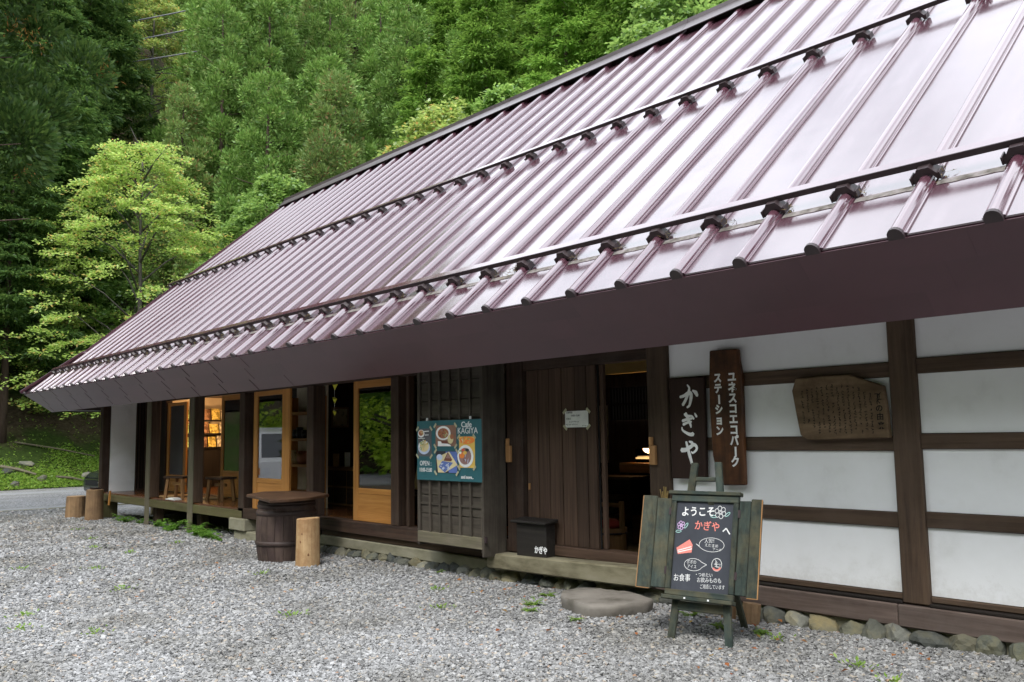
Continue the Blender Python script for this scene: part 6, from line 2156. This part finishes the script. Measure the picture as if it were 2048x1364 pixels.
fo = ["nearest the veranda corner", "second from the veranda corner", "third from the veranda corner", "just left of the middle post", "at the foot of the middle post", "just right of the middle post", "fifth from the plinth block", "fourth from the plinth block", "third from the plinth block", "second from the plinth block", "beside the plinth block"]
for fi, (x, y, s) in enumerate(((-18.0, 5.80, .40), (-17.5, 5.75, .36), (-17.0, 5.80, .32), (-15.9, 5.75, .38), (-15.3, 5.70, .46), (-15.0, 5.66, .42), (-14.2, 5.70, .46), (-13.8, 5.62, .52), (-13.4, 5.58, .46), (-13.0, 5.50, .36), (-12.6, 5.45, .26))):
    fern(x, y, gz(x), s, 12, "bright green fern tuft under veranda edge, " + fo[fi], "fern", "ferns under the veranda edge")
for (x, y, s, lab) in ((-5.42, 4.98, .17, "leafy weed clump at the front left of the stepping stone"), (-5.25, 4.80, .14, "small weed at the foot of the stepping stone"), (-4.72, 4.76, .12, "weed sprig right of the stepping stone front"), (-5.65, 5.38, .15, "weed tuft left of the stepping stone by the foundation"), (-7.5, 5.6, .11, "tiny weed beside foundation stones below shutter case"), (-3.78, 5.25, .17, "broad leaved weed behind the easel legs"), (-3.50, 5.30, .13, "weed sprig right behind the easel"), (-4.2, 5.45, .16, "weed clump between stepping stone and easel")):
    fern(x, y, gz(x), s, 12, lab, "weed", None, "herb")
# scattered sprigs and fallen leaves
C, Dd, Nn, Lh, Wd = [], [], [], [], []
for (x, y) in [(-14.5, 4.2), (-13.2, 3.9), (-12.1, 4.0), (-10.8, 3.2), (-16.5, 4.6), (-9.0, 2.9), (-8.2, 1.9), (-7.6, 1.75), (-11.5, 2.6), (-6.5, 3.4), (-12.8, 4.9), (-5.9, 4.4), (-6.6, 4.9), (-2.6, 4.9), (-2.3, 4.7), (-7.0, 2.1), (-3.3, 5.2), (-8.9, 4.3)]:
    for q in range(26):
        a = rnd.uniform(0, 6.28); r = abs(rnd.gauss(0, .07))
        C.append([x + r * math.cos(a), y + r * math.sin(a), gz(x) + rnd.uniform(0.005, .025)]); Dd.append([math.cos(a), math.sin(a), .8]); Nn.append([rnd.gauss(0, .4), rnd.gauss(0, .4), 1]); Lh.append(rnd.uniform(.02, .045)); Wd.append(.009)
me = leaves_mesh("weeds", np.array(C), np.array(Dd), np.array(Nn), np.array(Lh), np.array(Wd), [LM["herb"]])
o = bpy.data.objects.new("weeds", me); col.objects.link(o); o["kind"] = "stuff"; o["label"] = "small green weed sprigs poking through the gravel"
C, Dd, Nn, Lh, Wd = [], [], [], [], []
for k in range(90):
    if k < 55: x, y = rnd.uniform(-7, -1.8), rnd.uniform(4.2, 5.65)
    else: x, y = rnd.uniform(-12, -2.5), rnd.uniform(2.2, 5.4)
    a = rnd.uniform(0, 6.28)
    C.append([x, y, gz(x) + .022]); Dd.append([math.cos(a), math.sin(a), rnd.uniform(-.1, .4)]); Nn.append([rnd.gauss(0, .3), rnd.gauss(0, .3), 1]); Lh.append(rnd.uniform(.03, .06)); Wd.append(rnd.uniform(.008, .016))
fm = leaf_mat("fallen_leaf", [(0.0, (0.22, 0.06, 0.025)), (0.5, (0.30, 0.13, 0.04)), (0.85, (0.16, 0.09, 0.045)), (1.0, (0.55, 0.36, 0.06))], .2)
me = leaves_mesh("fallen_leaves", np.array(C), np.array(Dd), np.array(Nn), np.array(Lh), np.array(Wd), [fm], bend=.15)
o = bpy.data.objects.new("fallen_leaves", me); col.objects.link(o); o["kind"] = "stuff"; o["label"] = "small brown and orange fallen leaves on the gravel"
# dry litter caught at the snow clamps
C, Dd, Nn, Lh, Wd = [], [], [], [], []
for i, x in enumerate(rib_x[12:52]):
    for q in range(26 if i != 8 else 150):
        sp_ = 0.02 if i != 8 else .05
        p = RP(x + (0.10 if i != 8 else -.12) + rnd.gauss(0, sp_), 0.079 + rnd.gauss(0, .003 if i != 8 else .006), rnd.uniform(.005, .05))
        C.append(p); Dd.append([rnd.gauss(0, 1), rnd.gauss(0, 1), rnd.gauss(0, .6)]); Nn.append([rnd.gauss(0, 1), rnd.gauss(0, 1), 1]); Lh.append(rnd.uniform(.02, .05) * (1.6 if i == 8 else 1)); Wd.append(.002)
lm = leaf_mat("dry_needles", [(0.0, (0.12, 0.08, 0.03)), (0.6, (0.28, 0.20, 0.09)), (1.0, (0.20, 0.20, 0.06))], .1)
me = leaves_mesh("dry_needle_litter", np.array([tuple(p) for p in C]), np.array(Dd), np.array(Nn), np.array(Lh), np.array(Wd), [lm])
o = bpy.data.objects.new("dry_needle_litter", me); col.objects.link(o); o["kind"] = "stuff"; o["label"] = "dry needles caught on the roof at the lower snow clamps"

# ---- power lines through the gap
pw = empty("power_line", (-50, 10, 0)); tag(pw, "three thin power cables crossing the gap in the trees at upper left", "power line")
wm = plain("cable_sheath", (0.16, 0.16, 0.17), rough=0.5)
for k, (za, zb_) in enumerate(((27.7, 29.3), (26.4, 28.0), (25.1, 26.3))):
    b = MB()
    p0, p1 = Vector((-58, 16.0, za)), Vector((-51, 23, zb_))
    b.tube([p0 + (p1 - p0) * (q / 10) - Vector((0, 0, .10 * 4 * (q / 10) * (1 - q / 10))) for q in range(11)], 0.045, 5)
    b.build("cable", wm, pw)

# ---- vehicles
def wheel(parent, x, y, z, r, w, side):
    t = empty("wheel", (x, y, z), parent=parent, local=False)
    WORLD[t.name] = Vector((x, y, z))
    b = MB()
    rings = [(r * .62, -w / 2), (r * .97, -w / 2), (r, -w * .35), (r, w * .35), (r * .97, w / 2), (r * .62, w / 2)]
    n = 24; vs, fs = [], []
    for rr, yy in rings:
        for k in range(n): vs.append((x + rr * math.cos(2 * math.pi * k / n), y + yy, z + rr * math.sin(2 * math.pi * k / n)))
    for i in range(5):
        for k in range(n): fs.append((i * n + k, i * n + (k + 1) % n, (i + 1) * n + (k + 1) % n, (i + 1) * n + k))
    b.add(vs, fs); b.build("tyre", M["tyre"], t, smooth=True)
    b = MB(); vs = [(x, y + side * w * .35, z)] + [(x + r * .61 * math.cos(2 * math.pi * k / n), y + side * w * .48, z + r * .61 * math.sin(2 * math.pi * k / n)) for k in range(n)]
    b.add(vs, [(0, 1 + k, 1 + (k + 1) % n) for k in range(n)]); b.build("rim", M["alloy"], t)
    return t


M["tyre"] = plain("tyre_rubber", (0.02, 0.02, 0.02), rough=0.85)
M["alloy"] = plain("alloy_rim", (0.45, 0.45, 0.46), rough=0.3, metallic=0.8)
M["carblack"] = mottled("black_car_paint", [(0.3, (0.018, 0.020, 0.026)), (0.7, (0.022, 0.024, 0.032))], rough=0.12, bump=0, spec=0.6)
M["carwhite"] = mottled("white_van_paint", [(0.3, (0.72, 0.72, 0.72)), (0.7, (0.76, 0.76, 0.76))], rough=0.2, bump=0, spec=0.5)
M["carglass"] = mottled("tinted_car_glass", [(0.3, (0.02, 0.025, 0.025)), (0.7, (0.025, 0.03, 0.03))], rough=0.04, bump=0, spec=0.7)
M["lampglass"] = plain("headlight_glass", (0.75, 0.77, 0.80), rough=0.1, spec=0.8)
M["amber"] = plain("amber_lens", (0.75, 0.25, 0.03), rough=0.2)


def car(name, loc, rz, prof, half, glassz, body, lab, cat, wheels, roofin, plate):
    """Body lofted from a side profile [(x, z_low, z_high, half width at low, half width at high)]."""
    c = empty(name, loc, (0, 0, rz), local=True)
    tag(c, lab, cat)
    b = MB(); vs, fs = [], []
    for (x, z0, zs, z1, w0, w1) in prof:
        vs += [(x, -w0 * .9, z0), (x, -w0, z0 + .12), (x, -w0, zs), (x, -w1, z1 - .04), (x, -w1 * .9, z1), (x, w1 * .9, z1), (x, w1, z1 - .04), (x, w0, zs), (x, w0, z0 + .12), (x, w0 * .9, z0)]
    for i in range(len(prof) - 1):
        for k in range(10):
            fs.append((i * 10 + k, i * 10 + (k + 1) % 10, (i + 1) * 10 + (k + 1) % 10, (i + 1) * 10 + k))
    fs.append(tuple(range(9, -1, -1))); fs.append(tuple(range((len(prof) - 1) * 10, len(prof) * 10)))
    b.add(vs, fs)
    b.build("body", body, c, bevel=0.02, smooth=False, seg=2)
    for (nm, pts, mt) in glassz:
        b = MB(); b.add(pts, [tuple(range(len(pts)))]); b.build(nm, mt, c)
    for (x, y, r) in wheels: wheel(c, x, y, r, r, .19, 1 if y > 0 else -1)
    return c


# black car beyond the far corner: only its nose shows
pf = [(-2.1, .28, .52, .62, .70, .66), (-1.95, .20, .60, .74, .80, .74), (-1.5, .18, .72, .86, .85, .78), (-1.0, .18, .80, .94, .86, .78), (-.3, .22, .90, 1.12, .86, .74), (.4, .22, .92, 1.46, .86, .64), (1.3, .22, .92, 1.47, .86, .62), (1.9, .25, .90, 1.1, .84, .7), (2.1, .35, .8, .95, .78, .7)]
gl = [("windscreen", [(-.28, -.70, 1.10), (-.28, .70, 1.10), (.36, .60, 1.45), (.36, -.60, 1.45)], M["carglass"])]
for s in (-1, 1):
    gl += [("headlight", [(-2.125, s * .42, .50), (-2.02, s * .79, .53), (-1.90, s * .84, .70), (-2.06, s * .44, .665)], M["lampglass"]),
           ("side_window", [(-.1, s * .80, 1.0), (.45, s * .70, 1.38), (1.25, s * .69, 1.40), (1.7, s * .80, 1.02)], M["carglass"])]
gl += [("bumper_grille", [(-2.115, -.5, .42), (-2.115, .5, .42), (-2.115, .5, .56), (-2.115, -.5, .56)], M["tyre"])]
car("parked_car", (-25.0, 9.35, -0.245), R(93), pf, .86, gl, M["carblack"], "black car parked beyond the far corner with its nose showing", "car", [(-1.35, -.74, .31), (-1.35, .74, .31), (1.35, -.74, .31), (1.35, .74, .31)], None, None)
# white van across the yard (seen in the window glass)
pf = [(-1.72, .35, .9, 1.02, .70, .68), (-1.62, .25, 1.0, 1.10, .73, .70), (-1.25, .22, 1.05, 1.75, .74, .64), (-.8, .22, 1.05, 1.86, .74, .64), (1.5, .22, 1.05, 1.88, .74, .64), (1.70, .25, 1.05, 1.80, .74, .64), (1.72, .35, 1.0, 1.6, .72, .64)]
gl = [("windscreen", [(-1.625, -.62, 1.12), (-1.625, .62, 1.12), (-1.285, .57, 1.70), (-1.285, -.57, 1.70)], M["carglass"]),
      ("number_plate", [(-1.728, -.16, .50), (-1.728, .16, .50), (-1.728, .16, .66), (-1.728, -.16, .66)], plain("plate_yellow", (0.7, 0.55, 0.05))),
      ("bumper", [(-1.727, -.70, .36), (-1.727, .70, .36), (-1.727, .70, .49), (-1.727, -.70, .49)], M["tyre"])]
for s in (-1, 1):
    gl += [("headlight", [(-1.727, s * .42, .70), (-1.727, s * .66, .70), (-1.727, s * .66, .86), (-1.727, s * .42, .86)], M["lampglass"]),
           ("indicator", [(-1.728, s * .67, .70), (-1.728, s * .70, .70), (-1.728, s * .70, .86), (-1.728, s * .67, .86)], M["amber"]),
           ("side_window", [(-1.1, s * .735, 1.08), (-.95, s * .66, 1.68), (-.1, s * .66, 1.70), (-.1, s * .735, 1.08)], M["carglass"])]
car("white_van", (-21.9, 0.75, -0.245), R(196), pf, .74, gl, M["carwhite"], "small white van parked across the yard reflected in the glass door", "van", [(-1.2, -.66, .28), (-1.2, .66, .28), (1.15, -.66, .28), (1.15, .66, .28)], None, None)
